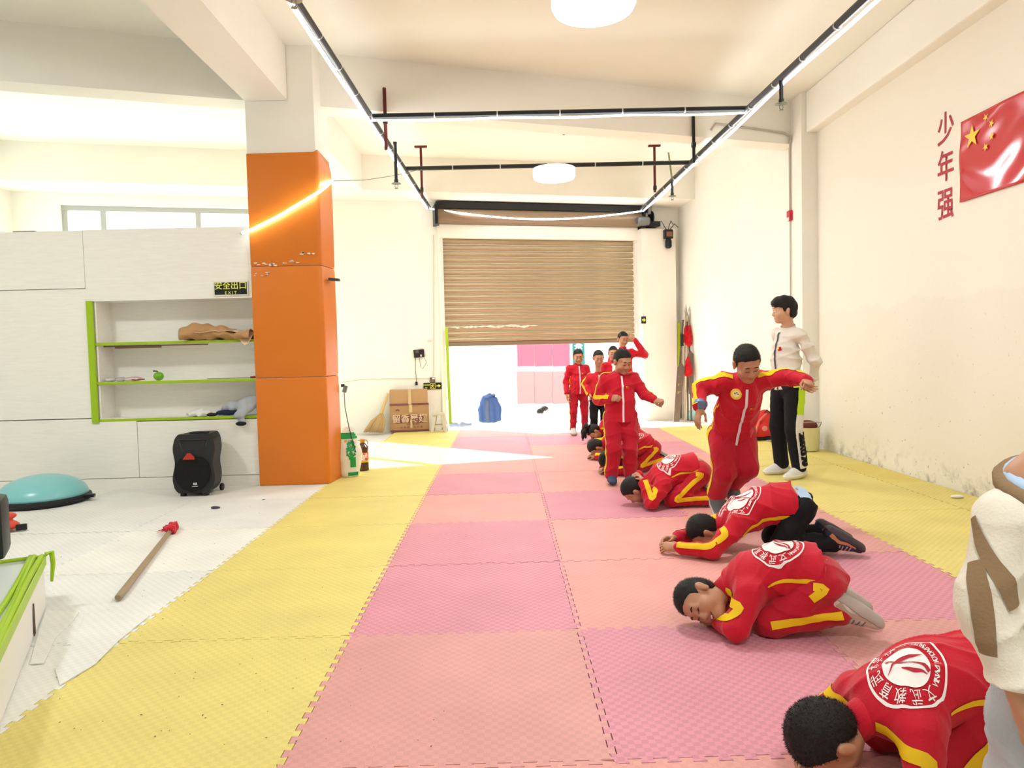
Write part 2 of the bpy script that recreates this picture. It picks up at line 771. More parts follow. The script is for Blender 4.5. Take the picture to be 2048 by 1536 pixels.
# thicker lower masonry round the door
bwbox(m, -1.0, DX0, SLAB, 3.2, 0, .05)
bwbox(m, DX1, 2.90, SLAB, 3.19, 0, .2)
bwbox(m, DX0, DX1, DZ, 3.23, 0, .05)
struct('wall_back', m, WALL_W)
m = MB()
LW = -6.75
m.box((LW - .1, 2.4, 2.03), (.2, 10, 4.1))
m.box((LW - .1, 8.5, 1.0), (.2, 2.2, 2.04))
m.box((LW - .1, 8.5, 3.72), (.2, 2.2, .72))
m.box((LW - .1, 9.85, 2.03), (.2, .5, 4.1))
struct('wall_left', m, WALL_W)
m = MB()
m.box((3.75, 2.85, 2.03), (.2, 10.7, 4.1))
struct('wall_right', m, RW)
m = MB()
m.prism([(3.47, 8.2), (3.85, 8.2), (3.85, 8.55), (3.47, 8.55)], SLAB, CEIL_Z, bevel=0)
struct('trim_right_column', m, WALL_W)
m = MB()
m.prism([(3.56, 8.55), (3.85, 8.55), (3.4, 12.5), (3.05, 12.26)], SLAB, CEIL_Z)
struct('wall_bay', m, WALL_W)
struct('wall_rear', MB().box((-1.5, -2.6, 2.03), (11.4, .2, 4.1)), WALL_W)

# beams
m = MB()
m.box((3.6, 2.8, (3.62 + CEIL_Z) / 2), (.16, 10.8, CEIL_Z - 3.62), bevel=.02)
struct('trim_right_beam', m, WALL_W)
SL = 0.315
m = MB()
fy = lambda x: 6.9 + SL * (x + 1.62)
m.prism([(LW, fy(LW)), (3.5, fy(3.5)), (3.5, fy(3.5) + .28), (LW, fy(LW) + .28)], BEAM_Z, CEIL_Z)
struct('trim_cross_beam', m, WALL_W)
struct('trim_long_beam', MB().box((-2.135, 2.05, (BEAM_Z + .003 + CEIL_Z) / 2), (.39, 9.3, CEIL_Z - BEAM_Z - .003)), WALL_W)
m = MB()
m.prism([(-2.33, 7.0), (-1.97, 7.0), (-1.97, 10.37), (-2.33, 10.29)], BEAM_Z + .004, CEIL_Z)
struct('trim_back_long_beam', m, WALL_W)
m = MB()
by = lambda x: 10.81 + .23 * x
m.prism([(LW, by(LW)), (3.2, by(3.2)), (3.2, by(3.2) + .74), (LW, by(LW) + .74)], BEAM_Z, CEIL_Z)
struct('trim_back_beam', m, WALL_W)
m = MB()
m.box((LW + .12, 7.2, (BEAM_Z + .005 + CEIL_Z) / 2), (.24, 5.5, CEIL_Z - BEAM_Z - .005))
struct('trim_left_beam', m, WALL_W)
# pillar
PIL = [(-2.33, 6.70), (-1.70, 6.71), (-1.66, 7.04), (-2.33, 7.04)]
struct('trim_pillar', MB().prism(PIL, SLAB, CEIL_Z), WALL_W)


def window(name, box_fn, x0, x1, z0, z1, mull, label=None):
    """white frame, mullions and a pane in every bay"""
    fr = MB()
    t = .07
    box_fn(fr, x0, x1, z1 - t, z1, -.16, -.06)
    box_fn(fr, x0, x1, z0, z0 + t, -.16, -.06)
    xs = [x0] + mull + [x1 - t]
    for x in xs:
        box_fn(fr, x, x + t, z0, z1, -.15, -.07)
    o = struct(name, fr, FRAME_W)
    for i in range(len(xs) - 1):
        p = MB()
        box_fn(p, xs[i] + t, xs[i + 1], z0 + t, z1 - t, -.115, -.109)
        p.add('pane', GLASS, o)
    return o


window('window_1', bwbox, WX0, WX1, WZ0, WZ1, [-5.69, -4.46])


def lwbox(mb, y0, y1, z0, z1, o0, o1, bevel=0):
    mb.box((LW + (o0 + o1) / 2, (y0 + y1) / 2, (z0 + z1) / 2), (abs(o1 - o0), y1 - y0, z1 - z0))


window('window_2', lwbox, 7.4, 9.6, 2.02, 3.36, [8.5])

# ---------------------------------------------------------------- roller shutter door
SLAT_M = mat('shutter_brown', 'ab9a7c', 0.38, 0.5, metal=0.3, bump=0.05, bscale=30, var=0.12, vscale=2.5, stretch=(1, 1, 12))
SLAT_D = mat('shutter_coil_brown', '8a7660', 0.45, 0.5, metal=0.3)
BLACK = mat('black_plastic', '17181a', 0.45, 0.4)
DARKM = mat('dark_metal', '23262a', 0.4, 0.5, metal=0.6)
WHITE_M = mat('white_metal', 'eceae4', 0.45, 0.5)
sh = thing('roller_shutter', 'brown corrugated metal roller shutter half lowered over the doorway', 'shutter', BW((DX0 + DX1) / 2, 1.3))
nsl = 17
zt, zb = 3.03, 1.36
hsl = (zt - zb) / nsl
prof = []
for i in range(9):
    t = i / 8
    prof.append((t * hsl * .94, .028 * math.sin(PI * t) ** .6 if 0 < t < 1 else 0.0))
prof.append((hsl * 1.0, -.004))
slat_meshes = None
o0 = None
for k in range(nsl):
    z = zb + k * hsl
    if o0 is None:
        bm = bmesh.new()
        rows = []
        for s in (DX0 + .02, DX1 - .02):
            base = BW(s, 0, -.06)
            rows.append([bm.verts.new(base + BW_N * o + Vector((0, 0, h))) for h, o in prof])
        for i in range(len(prof) - 1):
            bm.faces.new((rows[0][i], rows[1][i], rows[1][i + 1], rows[0][i + 1]))
        me = bpy.data.meshes.new('slat')
        bm.to_mesh(me)
        bm.free()
        shade(me)
        me.set_sharp_from_angle(angle=math.radians(50))
        me.materials.append(SLAT_M)
        slat_meshes = me
        o0 = link('slat', me)
        o = o0
    else:
        o = o0.copy()
        COL.objects.link(o)
    o.parent = sh
    o.matrix_parent_inverse = Matrix.Translation(sh.location).inverted()
    o.location = (0, 0, z)
m = MB()
bwbox(m, DX0 + .02, DX1 - .02, 1.305, 1.365, -.075, -.03, bevel=.008)
m.add('bottom_rail', SLAT_D, sh)
m = MB()
bwbox(m, DX0, DX0 + .05, SLAB, 3.02, -.1, .02)
m.add('guide_channel', WHITE_M, sh)
m = MB()
bwbox(m, DX1 - .05, DX1, SLAB, 3.02, -.1, .02)
m.add('guide_channel', WHITE_M, sh)
# white paint scuffs on a low slat
sc = MB()
r2 = random.Random(3)
for i in range(16):
    x = DX0 + .14 + i * .085 + r2.uniform(-.02, .02)
    L, hh = r2.uniform(.08, .2), r2.uniform(.006, .022) * (1.4 if i in (6, 7, 8) else 1)
    zc = 1.36 + hsl * 2.55 + r2.uniform(-.012, .012)
    p = [BW(x, zc, -.024), BW(x + L * .5, zc - hh, -.024), BW(x + L, zc + r2.uniform(-.01, .01), -.024), BW(x + L * .6, zc + hh, -.024)]
    sc.slab(p, BW_N * .003)
sc.add('paint_scuff', mat('scuff_white', 'efe9dc', .8), sh)
# coil above the lintel
ro = thing('shutter_coil', 'brown coiled shutter roll under a black bar above the doorway lintel', 'shutter', BW((DX0 + DX1) / 2, 3.23, .1))
m = MB()
a, c = BW(DX0 - .04, 3.355, .09), BW(DX1 + .02, 3.355, .09)
m.lathe([(.125, 0), (.125, (c - a).length)], a, 28, axis=(c - a))
m.add('coil', SLAT_D, ro, smooth=True)
m = MB()
bwbox(m, DX0 - .06, DX1 + .12, 3.455, 3.555, .05, .19)
m.add('top_bar', BLACK, ro)
m = MB()
bwbox(m, DX0 - .09, DX0 - .04, 3.2, 3.5, 0, .25)
m.add('end_bracket', DARKM, ro)
m = MB()
bwbox(m, DX1 + .02, DX1 + .06, 3.2, 3.52, 0, .25)
m.add('end_bracket', DARKM, ro)
mo = thing('shutter_motor', 'grey motor and gear at the right end of the shutter roll', 'motor', BW(2.38, 3.2, .2))
m = MB()
m.lathe([(.05, 0), (.075, .02), (.075, .2), (.05, .22)], BW(2.2, 3.3, .26), 16, axis=BW_U)
m.add('motor_body', mat('grey_metal', '7d7f80', .4, .5, metal=.6), mo, smooth=True)
m = MB()
m.lathe([(.12, 0), (.12, .02), (.1, .03), (.03, .035)], BW(2.46, 3.36, .2), 20, axis=BW_U)
bwbox(m, 2.36, 2.6, 3.22, 3.3, .06, .28)
m.add('gear_case', DARKM, mo, smooth=True)
m = MB()
m.lathe([(.035, 0), (.035, .14), (.02, .16)], BW(2.44, 3.42, .22), 10)
m.add('switch_box', mat('grey_metal', '7d7f80'), mo, smooth=True)

# manual control unit with wires hanging on the right pilaster
cu = thing('door_control_unit', 'black door control unit with loose wires below the shutter motor', 'control unit', BW(2.73, 2.9, .2))
m = MB()
bwbox(m, 2.68, 2.82, 3.02, 3.17, .2, .29, bevel=.01)
m.add('case', BLACK, cu)
m = MB()
bwbox(m, 2.70, 2.80, 3.05, 3.13, .288, .296)
m.add('face_plate', mat('brown_plate', '8a5a4a', .5), cu)
m = MB()
m.lathe([(.03, 0), (.055, .03), (.055, .12), (.035, .16)], BW(2.75, 2.86, .25), 12)
m.add('pulley', DARKM, cu, smooth=True)
m = MB()
for q in ((2.72, 3.17, 2.55, 3.26), (2.75, 3.17, 2.86, 3.27), (2.78, 3.17, 2.95, 3.22)):
    m.tube([BW(q[0], q[1], .24), BW((q[0] + q[2]) / 2, max(q[1], q[3]) + .05, .24), BW(q[2], q[3], .2)], .006, 6)
m.add('wire', BLACK, cu, smooth=True)

# ---------------------------------------------------------------- interlocking foam mats (each mat its own piece of the floor)
def mat_foam(name, c1, dark=0.86):
    m = bpy.data.materials.new(name)
    m.use_nodes = True
    nt = m.node_tree
    b = nt.nodes['Principled BSDF']
    b.inputs['Roughness'].default_value = .58
    b.inputs['Specular IOR Level'].default_value = .35
    geo = nt.nodes.new('ShaderNodeNewGeometry')
    ch = nt.nodes.new('ShaderNodeTexChecker')
    ch.inputs['Scale'].default_value = 45
    c = lin(c1)
    ch.inputs['Color1'].default_value = c
    ch.inputs['Color2'].default_value = tuple(x * dark for x in c[:3]) + (1,)  # darker squares paint in how the second weave direction reflects less light
    add = nt.nodes.new('ShaderNodeVectorMath')
    add.operation = 'MULTIPLY_ADD'
    add.inputs[1].default_value = (1, 1, 0)
    add.inputs[2].default_value = (.003, .003, .005)
    nt.links.new(geo.outputs['Position'], add.inputs[0])
    nt.links.new(add.outputs[0], ch.inputs['Vector'])
    n = nt.nodes.new('ShaderNodeTexNoise')
    n.inputs['Scale'].default_value = 2.5
    n.inputs['Detail'].default_value = 6
    nt.links.new(geo.outputs['Position'], n.inputs['Vector'])
    r = nt.nodes.new('ShaderNodeMapRange')
    r.inputs[1].default_value, r.inputs[2].default_value = .3, .7
    r.inputs[3].default_value, r.inputs[4].default_value = .93, 1.05
    nt.links.new(n.outputs[0], r.inputs[0])
    sc_ = nt.nodes.new('ShaderNodeVectorMath')
    sc_.operation = 'SCALE'
    nt.links.new(ch.outputs['Color'], sc_.inputs[0])
    nt.links.new(r.outputs[0], sc_.inputs['Scale'])
    nt.links.new(sc_.outputs[0], b.inputs['Base Color'])
    # weave ridges: fine lines crosswise in one set of squares, lengthwise in the other
    wv = []
    for ax in ('X', 'Y'):
        w = nt.nodes.new('ShaderNodeTexWave')
        w.bands_direction = ax
        w.inputs['Scale'].default_value = 60
        nt.links.new(geo.outputs['Position'], w.inputs['Vector'])
        wv.append(w)
    mx = nt.nodes.new('ShaderNodeMixRGB')
    nt.links.new(ch.outputs['Fac'], mx.inputs[0])
    nt.links.new(wv[0].outputs['Fac'], mx.inputs[1])
    nt.links.new(wv[1].outputs['Fac'], mx.inputs[2])
    ad = nt.nodes.new('ShaderNodeMath')
    ad.operation = 'MULTIPLY_ADD'
    ad.inputs[1].default_value = .4
    nt.links.new(mx.outputs[0], ad.inputs[0])
    nt.links.new(ch.outputs['Fac'], ad.inputs[2])
    bp = nt.nodes.new('ShaderNodeBump')
    bp.inputs['Strength'].default_value = .35
    bp.inputs['Distance'].default_value = .002
    nt.links.new(ad.outputs[0], bp.inputs['Height'])
    nt.links.new(bp.outputs[0], b.inputs['Normal'])
    return m


FOAM = {
    'y': [mat_foam('foam_yellow', 'dfcb6c', .93), mat_foam('foam_yellow_light', 'e2d27c', .93)],
    'w': [mat_foam('foam_white', 'ecebe2', .95), mat_foam('foam_offwhite', 'e6e6e0', .94)],
    's': [mat_foam('foam_salmon', 'd99d98', .93), mat_foam('foam_salmon_light', 'e0a098', .94)],
    'p': [mat_foam('foam_rose', 'db93a0', .85), mat_foam('foam_mauve', 'da93a2', .86)],
}
MAT_X0, MAT_Y0 = -0.700, 2.041
TN, TA, TD = 13, 0.011, 0.030


def mat_outline():
    per = 1.0 / TN

    def edge(side):
        out = []
        for i in range(TN):
            b0 = i * per
            for t, o in ((-TD, -TA), (.5 + TD, -TA), (.5 - TD, TA), (1 + TD, TA)):
                t2 = b0 + t * per
                out.append((min(max(t2, 0.0), 1.0), o))
        return out
    e = edge(0)
    pts = [(t, o) for t, o in e]                                   # bottom, left to right
    pts += [(1 + o, t) for t, o in e][1:]                          # right, upwards
    pts += [(t, 1 + o) for t, o in e][::-1][1:]                    # top, right to left
    pts += [(o, t) for t, o in e][::-1][1:-1]                      # left, downwards
    q = []
    for p in pts:
        p = ((p[0] - .5) * .9965, (p[1] - .5) * .9965)
        if not q or (abs(p[0] - q[-1][0]) + abs(p[1] - q[-1][1]) > 1e-5):
            q.append(p)
    return q


mb = MB()
mb.prism(mat_outline(), -.02, 0)
mat_mesh = mb.mesh('foam_mat')
mat_mesh.materials.append(FOAM['y'][0])
PATTERN = {}
pink = {0: 's p p s p s p p s'.split(), 1: 'p s s p s s s p s'.split(), 2: 's p s s p s p s s'.split()}
tops = {}
for i in range(-5, 5):
    for j in range(-1, 9):
        if i <= -2:
            kind = 'w'
            if j > 4:
                continue
            if i == -2 and j >= 5:
                continue
        elif i == -1 or i >= 3:
            kind = 'y'
        else:
            kind = pink[i][j] if j >= 0 else 's'
        if i == -5 and j < 1:
            continue
        y0 = MAT_Y0 + j
        if i == 4 and (j > 5):
            continue
        if j == 8 and i < 0:
            pass
        o = bpy.data.objects.new('foam_mat', mat_mesh)
        COL.objects.link(o)
        o.parent = floor
        o.location = (MAT_X0 + i + .5, y0 + .5, rng.uniform(-.0015, .0))
        o.material_slots[0].link = 'OBJECT'
        o.material_slots[0].material = FOAM[kind][(i * 3 + j * 5 + i * j) % 2]
        if i == 4:
            o.scale.x = .335
            o.location.x = MAT_X0 + 4 + .17
# ---------------------------------------------------------------- padded pillar
ORANGE = mat('orange_vinyl', 'd9791f', 0.42, 0.4, bump=0.12, bscale=2.2, var=0.03, vscale=2)
pp = thing('pillar_padding', 'orange vinyl padding wrapped round the white pillar', 'padding', (-2.0, 6.7, 0))


def pad_outline(t, ang=.045):
    a, b_, c, d = [Vector((p[0], p[1], 0)) for p in PIL]
    a2, b2 = a + Vector((-.0, -t, 0)), b_ + Vector((t, -t, 0))
    c2 = c + Vector((t, .0, 0))
    r = .04
    out = [a2]
    e1 = (b2 - a2).normalized()
    e2 = (c2 - b2).normalized()
    for i in range(7):
        q = i / 6
        p0, p1, p2 = b2 - e1 * r, b2, b2 + e2 * r
        out.append(p0 * (1 - q) ** 2 + p1 * 2 * q * (1 - q) + p2 * q * q)
    out.append(c2)
    inn = [c + Vector((.002, 0, 0)), b_ + Vector((.002, -.002, 0)), a + Vector((0, -.002, 0))]
    return out, inn


outl, inn = pad_outline(.022)
zs = [SLAB + .02, 1.02, 2.06, 3.10]
for i in range(3):
    z0, z1 = zs[i] + .003, zs[i + 1] - .003
    mb = MB()
    n = len(outl)
    rows = []
    for zi, (z, gr) in enumerate(((z0, -.006), (z0 + .02, 0), ((z0 + z1) / 2, .004), (z1 - .02, 0), (z1, -.006))):
        row = []
        for k, p in enumerate(outl):
            d = Vector((0, -1, 0)) if k < 4 else Vector((1, 0, 0))
            zz = z
            if i == 2 and zi >= 3:
                zz = z + .03 * math.sin(min(k, 6) / 6 * 1.4) - (.12 if k == n - 1 else 0)
            row.append(mb.bm.verts.new((p.x + d.x * gr, p.y + d.y * gr, zz)))
        for p in inn:
            row.append(mb.bm.verts.new((p.x, p.y, z)))
        rows.append(row)
    N = n + 3
    for r in range(4):
        for k in range(N):
            mb.bm.faces.new((rows[r][k], rows[r][(k + 1) % N], rows[r + 1][(k + 1) % N], rows[r + 1][k]))
    mb.bm.faces.new(rows[0][::-1])
    mb.bm.faces.new(rows[-1])
    o = mb.add('padding_panel', ORANGE, pp, smooth=True)
# white scuffs where the vinyl coat has peeled
sc = MB()
r2 = random.Random(9)
for cx, cz, n, s in ((-1.83, 2.18, 5, .03), (-2.2, 2.08, 9, .03), (-2.25, 1.98, 10, .02), (-1.95, 2.09, 6, .022)):
    for _ in range(n):
        x, z = cx + r2.uniform(-.1, .1), cz + r2.uniform(-.02, .02)
        k = 6
        pts = [(x + math.cos(a * 2 * PI / k) * s * r2.uniform(.3, 1), 6.672, z + math.sin(a * 2 * PI / k) * s * .35 * r2.uniform(.3, 1)) for a in range(k)]
        sc.slab(pts, (0, -.003, 0))
o = sc.add('peeled_patches', mat('peel_white', 'f0ddc8', .7), pp)
o['kind'] = 'stuff'

# ---------------------------------------------------------------- white shelf wall on the left
BOARD = mat('white_wood_board', 'f4f1e7', 0.45, 0.45, bump=0.10, bscale=14, var=0.025, vscale=8, stretch=(1, 6, 9))
GREEN = mat('lime_edging', '9fc414', 0.4, 0.45)
SY = 6.72
sw = thing('shelf_wall', 'white wood grain partition with a built-in lime edged shelf niche', 'shelf unit', (-3.5, SY, 0))
XL, XR, XN = -6.7, -2.335, -3.83


def board(x0, x1, z0, z1, y0=SY, t=.018, m=BOARD, name='board_panel', bev=.002):
    return MB().box(((x0 + x1) / 2, y0 + t / 2, (z0 + z1) / 2), (abs(x1 - x0), t, z1 - z0), bevel=bev).add(name, m, sw)


board(XL, XN - .065, 1.90, 2.435)
board(XL, XN - .005, .68, 1.893)
board(XL, XN + .35, .105, .672)
board(XL, XR, SLAB, .10, y0=SY - .004)
board(XN + .355, XR, .105, .635)
board(XN - .06, XR, 1.775, 2.44, y0=SY - .004)
board(XN, XR, .62, 1.80, y0=SY + .26, name='back_board')
MB().box((XN + .009, SY + .14, 1.21), (.018, .25, 1.17)).add('side_board', BOARD, sw)
MB().box(((XN + XR) / 2, SY + .14, 1.785), (XR - XN, .25, .018)).add('side_board', BOARD, sw)
for z in (1.375, 1.005, .655):
    s_ = MB().box(((XN + XR) / 2, SY + .135, z), (XR - XN, .25, .018)).add('shelf', BOARD, sw)
    MB().box(((XN + XR) / 2, SY + .004, z), (XR - XN, .012, .026), bevel=.003).add('shelf_edging', GREEN, s_)
MB().box((XN - .03, SY - .006, 1.205), (.062, .02, 1.15), bevel=.003).add('edging_frame', GREEN, sw)
m = MB()
m.box((XN + .35, SY + .1, 1.34), (.42, .05, .02))
m.box((XN + .35, SY + .12, 1.352), (1.3, .03, .012))
m.add('loose_batten', mat('brown_batten', '8f6f55', .6), sw)
MB().box((-4.45, SY + .05, 2.44), (.2, .06, .012)).add('bracket', mat('brown_batten', '8f6f55'), sw)
# back of the partition is closed so it stands as a box
MB().box(((XL + XR) / 2, SY + .33, 1.2), (XR - XL, .018, 2.42)).add('back_board', BOARD, sw)


def sign(name, label, org, U, V, w, h, parts, frame=True):
    """black photoluminescent sign; parts = list of (text, size, x, y, bold)"""
    U, V = Vector(U).normalized(), Vector(V).normalized()
    N = U.cross(V)
    org = Vector(org)
    t = thing(name, label, 'sign', org)
    rot = Matrix((U, V, N)).transposed()
    m = MB()
    m.box(org + N * .004, (w, h, .006), rot=rot, bevel=.001)
    m.add('sign_plate', mat('sign_white' if frame else 'sign_black', 'eceae0' if frame else '171a14', .4), t)
    if frame:
        m = MB()
        m.box(org + N * .008, (w * .94, h * .84, .003), rot=rot)
        m.add('sign_face', mat('sign_black', '171a14', .35), t)
    GL = mat('glow_yellow', 'e4e86a', .5)
    for s, size, x, y, bo in parts:
        flat_text('lettering', s, size, org + U * x + V * y + N * .0095, U, V, GL, t, bold=bo)
    return t, org, U, V, N, GL


p = A(462, 577, SY - .01)
sign('exit_sign', 'black framed exit sign with yellow characters on the shelf wall header', p, (1, 0, 0), (0, 0, 1), .32, .135,
     [('安全出口', .076, 0, .022, .014), ('E X I T', .038, 0, -.042, .015)])

# paper and cloth on the shelves
KRAFT = mat('kraft_paper', 'b98f62', .8, .2, bump=.3, bscale=20, var=.08)


def crumple(name, pts_fn, nu, nv, m, parent, thick=.004):
    bm = bmesh.new()
    g = [[bm.verts.new(pts_fn(i / nu, j / nv)) for j in range(nv + 1)] for i in range(nu + 1)]
    for i in range(nu):
        for j in range(nv):
            bm.faces.new((g[i][j], g[i + 1][j], g[i + 1][j + 1], g[i][j + 1]))
    bmesh.ops.recalc_face_normals(bm, faces=bm.faces)
    bmesh.ops.solidify(bm, geom=bm.faces, thickness=thick)
    me = bpy.data.meshes.new(name)
    bm.to_mesh(me)
    bm.free()
    shade(me)
    return world_child(name, me, m, parent) if parent else link(name, me, m)


kb = thing('paper_bag_pile', 'crumpled brown kraft paper bag with folded sheets on the top shelf', 'paper bag', (-2.62, SY + .08, 1.39))
xs0, xs1 = -3.02, -2.36


def bagf(u, v):
    a = v * 2 * PI
    L = .33
    x = xs0 + (xs1 - xs0) * u
    r = .035 + .05 * math.sin(PI * min(1, u * 1.15 + .12)) ** .7
    y = SY + .05 + .12 * math.cos(a) + .01 * math.sin(9 * u + a)
    z = 1.392 + r * (1 + math.sin(a)) * .85 + .010 * math.sin(14 * u + 3 * a) + .008 * math.sin(31 * u - 2 * a) + .02 * max(0, math.sin(7 * u + 1)) * max(0, math.sin(a))
    return (x, y - .02 * u, max(z, 1.3895))


crumple('bag', bagf, 26, 20, KRAFT, kb)
PAP = mat('cream_paper', 'e4cfae', .8, .2)
crumple('folded_sheet', lambda u, v: (xs0 + .12 + .5 * u, SY - .07 + .2 * v - .02 * math.sin(5 * u), 1.45 + .02 * math.sin(3 * u) + .015 * v + .004 * math.sin(20 * u)), 16, 6, PAP, kb)
crumple('folded_sheet', lambda u, v: (-2.47 + .12 * u + .02 * v, SY - .045 + .1 * v, 1.44 - .11 * (1 - v) * (.3 + .7 * math.sin(PI * u)) + .03 * v), 10, 8, mat('peach_paper', 'ecd0b4', .8, .2), kb)
crumple('folded_sheet', lambda u, v: (xs0 + .25 + .33 * u, SY - .05 + .18 * v, 1.478 + .02 * math.sin(4 * u + 1) + .01 * v), 12, 5, KRAFT, kb)
crumple('dark_sheet', lambda u, v: (xs0 + .3 + .2 * u, SY - .06 + .14 * v, 1.468 + .006 * math.sin(9 * u)), 10, 4, mat('dark_print', '4d3d36', .6), kb)

ap = thing('apple_jar', 'small shiny green apple shaped jar on the middle shelf', 'jar', (-3.3, SY + .1, 1.015))
S = Shape()
S.ell((-3.3, SY + .1, 1.058), (.046, .046, .042), k=.01)
S.cut(lambda X: np.linalg.norm((X - V3((-3.3, SY + .1, 1.105))) * V3((1, 1, .8)), axis=-1) - .012)
link_me = S.mesh(.004, 'jar')
world_child('jar_body', link_me, mat('apple_green', '6fb31c', .18, .6), ap)
MB().tube([(-3.3, SY + .1, 1.09), (-3.31, SY + .1, 1.105), (-3.345, SY + .09, 1.109)], [.006, .006, .008], 8).add('stem', mat('dark_green_stem', '3c4a22', .5), ap, smooth=True)

pk = thing('snack_packet', 'row of shiny silver and red packets at the left end of the middle shelf', 'packet', (-3.66, SY + .06, 1.02))
for i, (x, w, c) in enumerate(((-3.74, .09, 'd9d4d2'), (-3.64, .08, 'c7c9cf'), (-3.52, .17, 'e0cfc9'))):
    S = Shape().ell((x, SY + .06, 1.037), (w * .55, .045, .022), k=.01)
    S.noise = folds(.004, 90, i)
    world_child('packet', S.mesh(.005), mat('packet_' + c, c, .2, .6, metal=.4), pk)
MB().box((-3.47, SY + .05, 1.033), (.1, .05, .012), rz=.1).add('red_band', mat('packet_red', 'a03030', .4), pk)

kn = thing('toy_sword', 'thin grey toy sword with a red handle on the middle shelf by the pillar', 'toy sword', (-2.5, SY + .08, 1.02))
MB().box((-2.62, SY + .08, 1.022), (.42, .02, .006)).add('blade', mat('grey_blade', '6c7178', .4), kn)
MB().tube([(-2.42, SY + .08, 1.024), (-2.35, SY + .08, 1.03)], .011, 8).add('handle', mat('red_handle', 'a3232b', .5), kn, smooth=True)

cl = thing('folded_clothes', 'grey and navy clothes hanging over the bottom shelf edge by the pillar', 'clothes', (-2.5, SY + .05, .67))
GREYC = mat('grey_cloth', 'aeb3ba', .85, .1, bump=.3, bscale=60)
S = Shape()
S.chain([(-2.74, SY + .1, .70), (-2.6, SY + .06, .74), (-2.45, SY + .05, .775), (-2.37, SY + .06, .80)], [.03, .045, .06, .06], k=.04)
S.chain([(-2.47, SY + .0, .74), (-2.475, SY - .045, .69), (-2.475, SY - .05, .63)], [.06, .05, .042], k=.03, flat=(0, 1, 0), f=.6)
S.noise = folds(.012, 45, 4)
world_child('grey_garment', S.mesh(.008), GREYC, cl)
MB().ell((-2.62, SY + .02, .70), (.12, .04, .026), sub=3).add('navy_garment', mat('navy_cloth', '2a3148', .85, .1), cl, smooth='all')
MB().ell((-2.475, SY - .062, .598), (.05, .03, .022), sub=3).add('black_cuff', mat('black_cloth', '1c1d20', .8), cl, smooth='all')
MB().ell((-2.78, SY + .03, .682), (.05, .035, .017), sub=3).add('black_sock', mat('black_cloth', '1c1d20'), cl, smooth='all')
pb = thing('plastic_bag', 'thin crumpled clear white plastic bag on the bottom shelf', 'plastic bag', (-2.95, SY + .09, .67))
S = Shape().ell((-2.93, SY + .1, .695), (.13, .08, .035))
S.noise = folds(.014, 60, 8)
world_child('bag', S.mesh(.008), mat('bag_film', 'e9e8e2', .3, .5), pb)

# ---------------------------------------------------------------- speaker on the floor
spx = F(388, 992)
sk = thing('loudspeaker', 'black plastic trolley loudspeaker standing on the white mats by the shelf wall', 'speaker', (spx.x, spx.y, 0))
X0, Y0 = spx.x, spx.y
SPK = mat('speaker_plastic', '1d1e21', .5, .4, bump=.15, bscale=200)


def spk_out(z):
    """half width of the front at height 0..1"""
    return .182 - .012 * math.cos((z - .5) * 2 * PI) - .014 * math.exp(-((z - .42) / .06) ** 2) * 0 - .022 * max(0, math.sin((z - .08) * 2 * PI)) * .5


m = MB()
rows = []
H0, H1 = .03, .545
TL = .06
for i in range(25):
    t = i / 24
    z = H0 + (H1 - H0) * t
    w = .178 + .012 * math.cos((t - .25) * 4 * PI) * .8
    rr = 1.0
    if t < .1:
        w -= .035 * (1 - t / .1) ** 2
    if t > .9:
        w -= .03 * ((t - .9) / .1) ** 2
    lean = -.02 + .05 * t
    row = []
    for x, y in ((-w, .02), (-w * .93, 0), (w * .93, 0), (w, .02), (w * .8, .27), (w * .5, .3), (-w * .5, .3), (-w * .8, .27)):
        row.append(m.bm.verts.new((X0 + x, Y0 + y + lean, z)))
    rows.append(row)
for i in range(24):
    for k in range(8):
        m.bm.faces.new((rows[i][k], rows[i][(k + 1) % 8], rows[i + 1][(k + 1) % 8], rows[i + 1][k]))
m.bm.faces.new(rows[0][::-1])
m.bm.faces.new(rows[-1])
m.add('cabinet', SPK, sk, smooth=True)
GRL = mat('speaker_grille', '141416', .75, .25, bump=.5, bscale=400)
m = MB()
pts = []
for a in range(40):
    th = 2 * PI * a / 40
    x = .155 * math.cos(th)
    z = .215 + .17 * math.sin(th)
    if z > .33:
        z = .33 + (z - .33) * .4
    pts.append((X0 + x, Y0 - .02 + .05 * (z - .03) / .515 - .004, z))
m.slab(pts, (0, -.012, 0))
m.add('woofer_grille', GRL, sk)
m = MB()
ring = []
for s_, dy in ((1.0, -.004), (.9, -.012), (.35, .06)):
    r_ = []
    for px_, pz_ in ((-.14, .505), (.14, .505), (.1, .375), (.05, .40), (-.05, .40), (-.1, .375)):
        x, z = px_ * s_, .445 + (pz_ - .445) * s_
        r_.append(m.bm.verts.new((X0 + x, Y0 + .024 + dy, z)))
    ring.append(r_)
for i in range(2):
    for k in range(6):
        m.bm.faces.new((ring[i][k], ring[i][(k + 1) % 6], ring[i + 1][(k + 1) % 6], ring[i + 1][k]))
m.bm.faces.new(ring[-1])
m.add('horn', mat('horn_black', '232428', .35, .5), sk)
m = MB()
m.slab([(X0 - .075, Y0 - .018, .33), (X0 + .03, Y0 - .018, .33), (X0 + .028, Y0 - .018, .35), (X0 - .005, Y0 - .016, .385), (X0 - .03, Y0 - .016, .385)], (0, -.012, 0))
m.add('red_badge', mat('badge_red', 'b8321f', .35), sk)
flat_text('badge_lettering', 'SPEAKER', .018, (X0 - .022, Y0 - .0325, .342), (1, 0, 0), (0, .1, 1), mat('badge_print', 'e0a090', .5), sk) if False else None
m = MB()
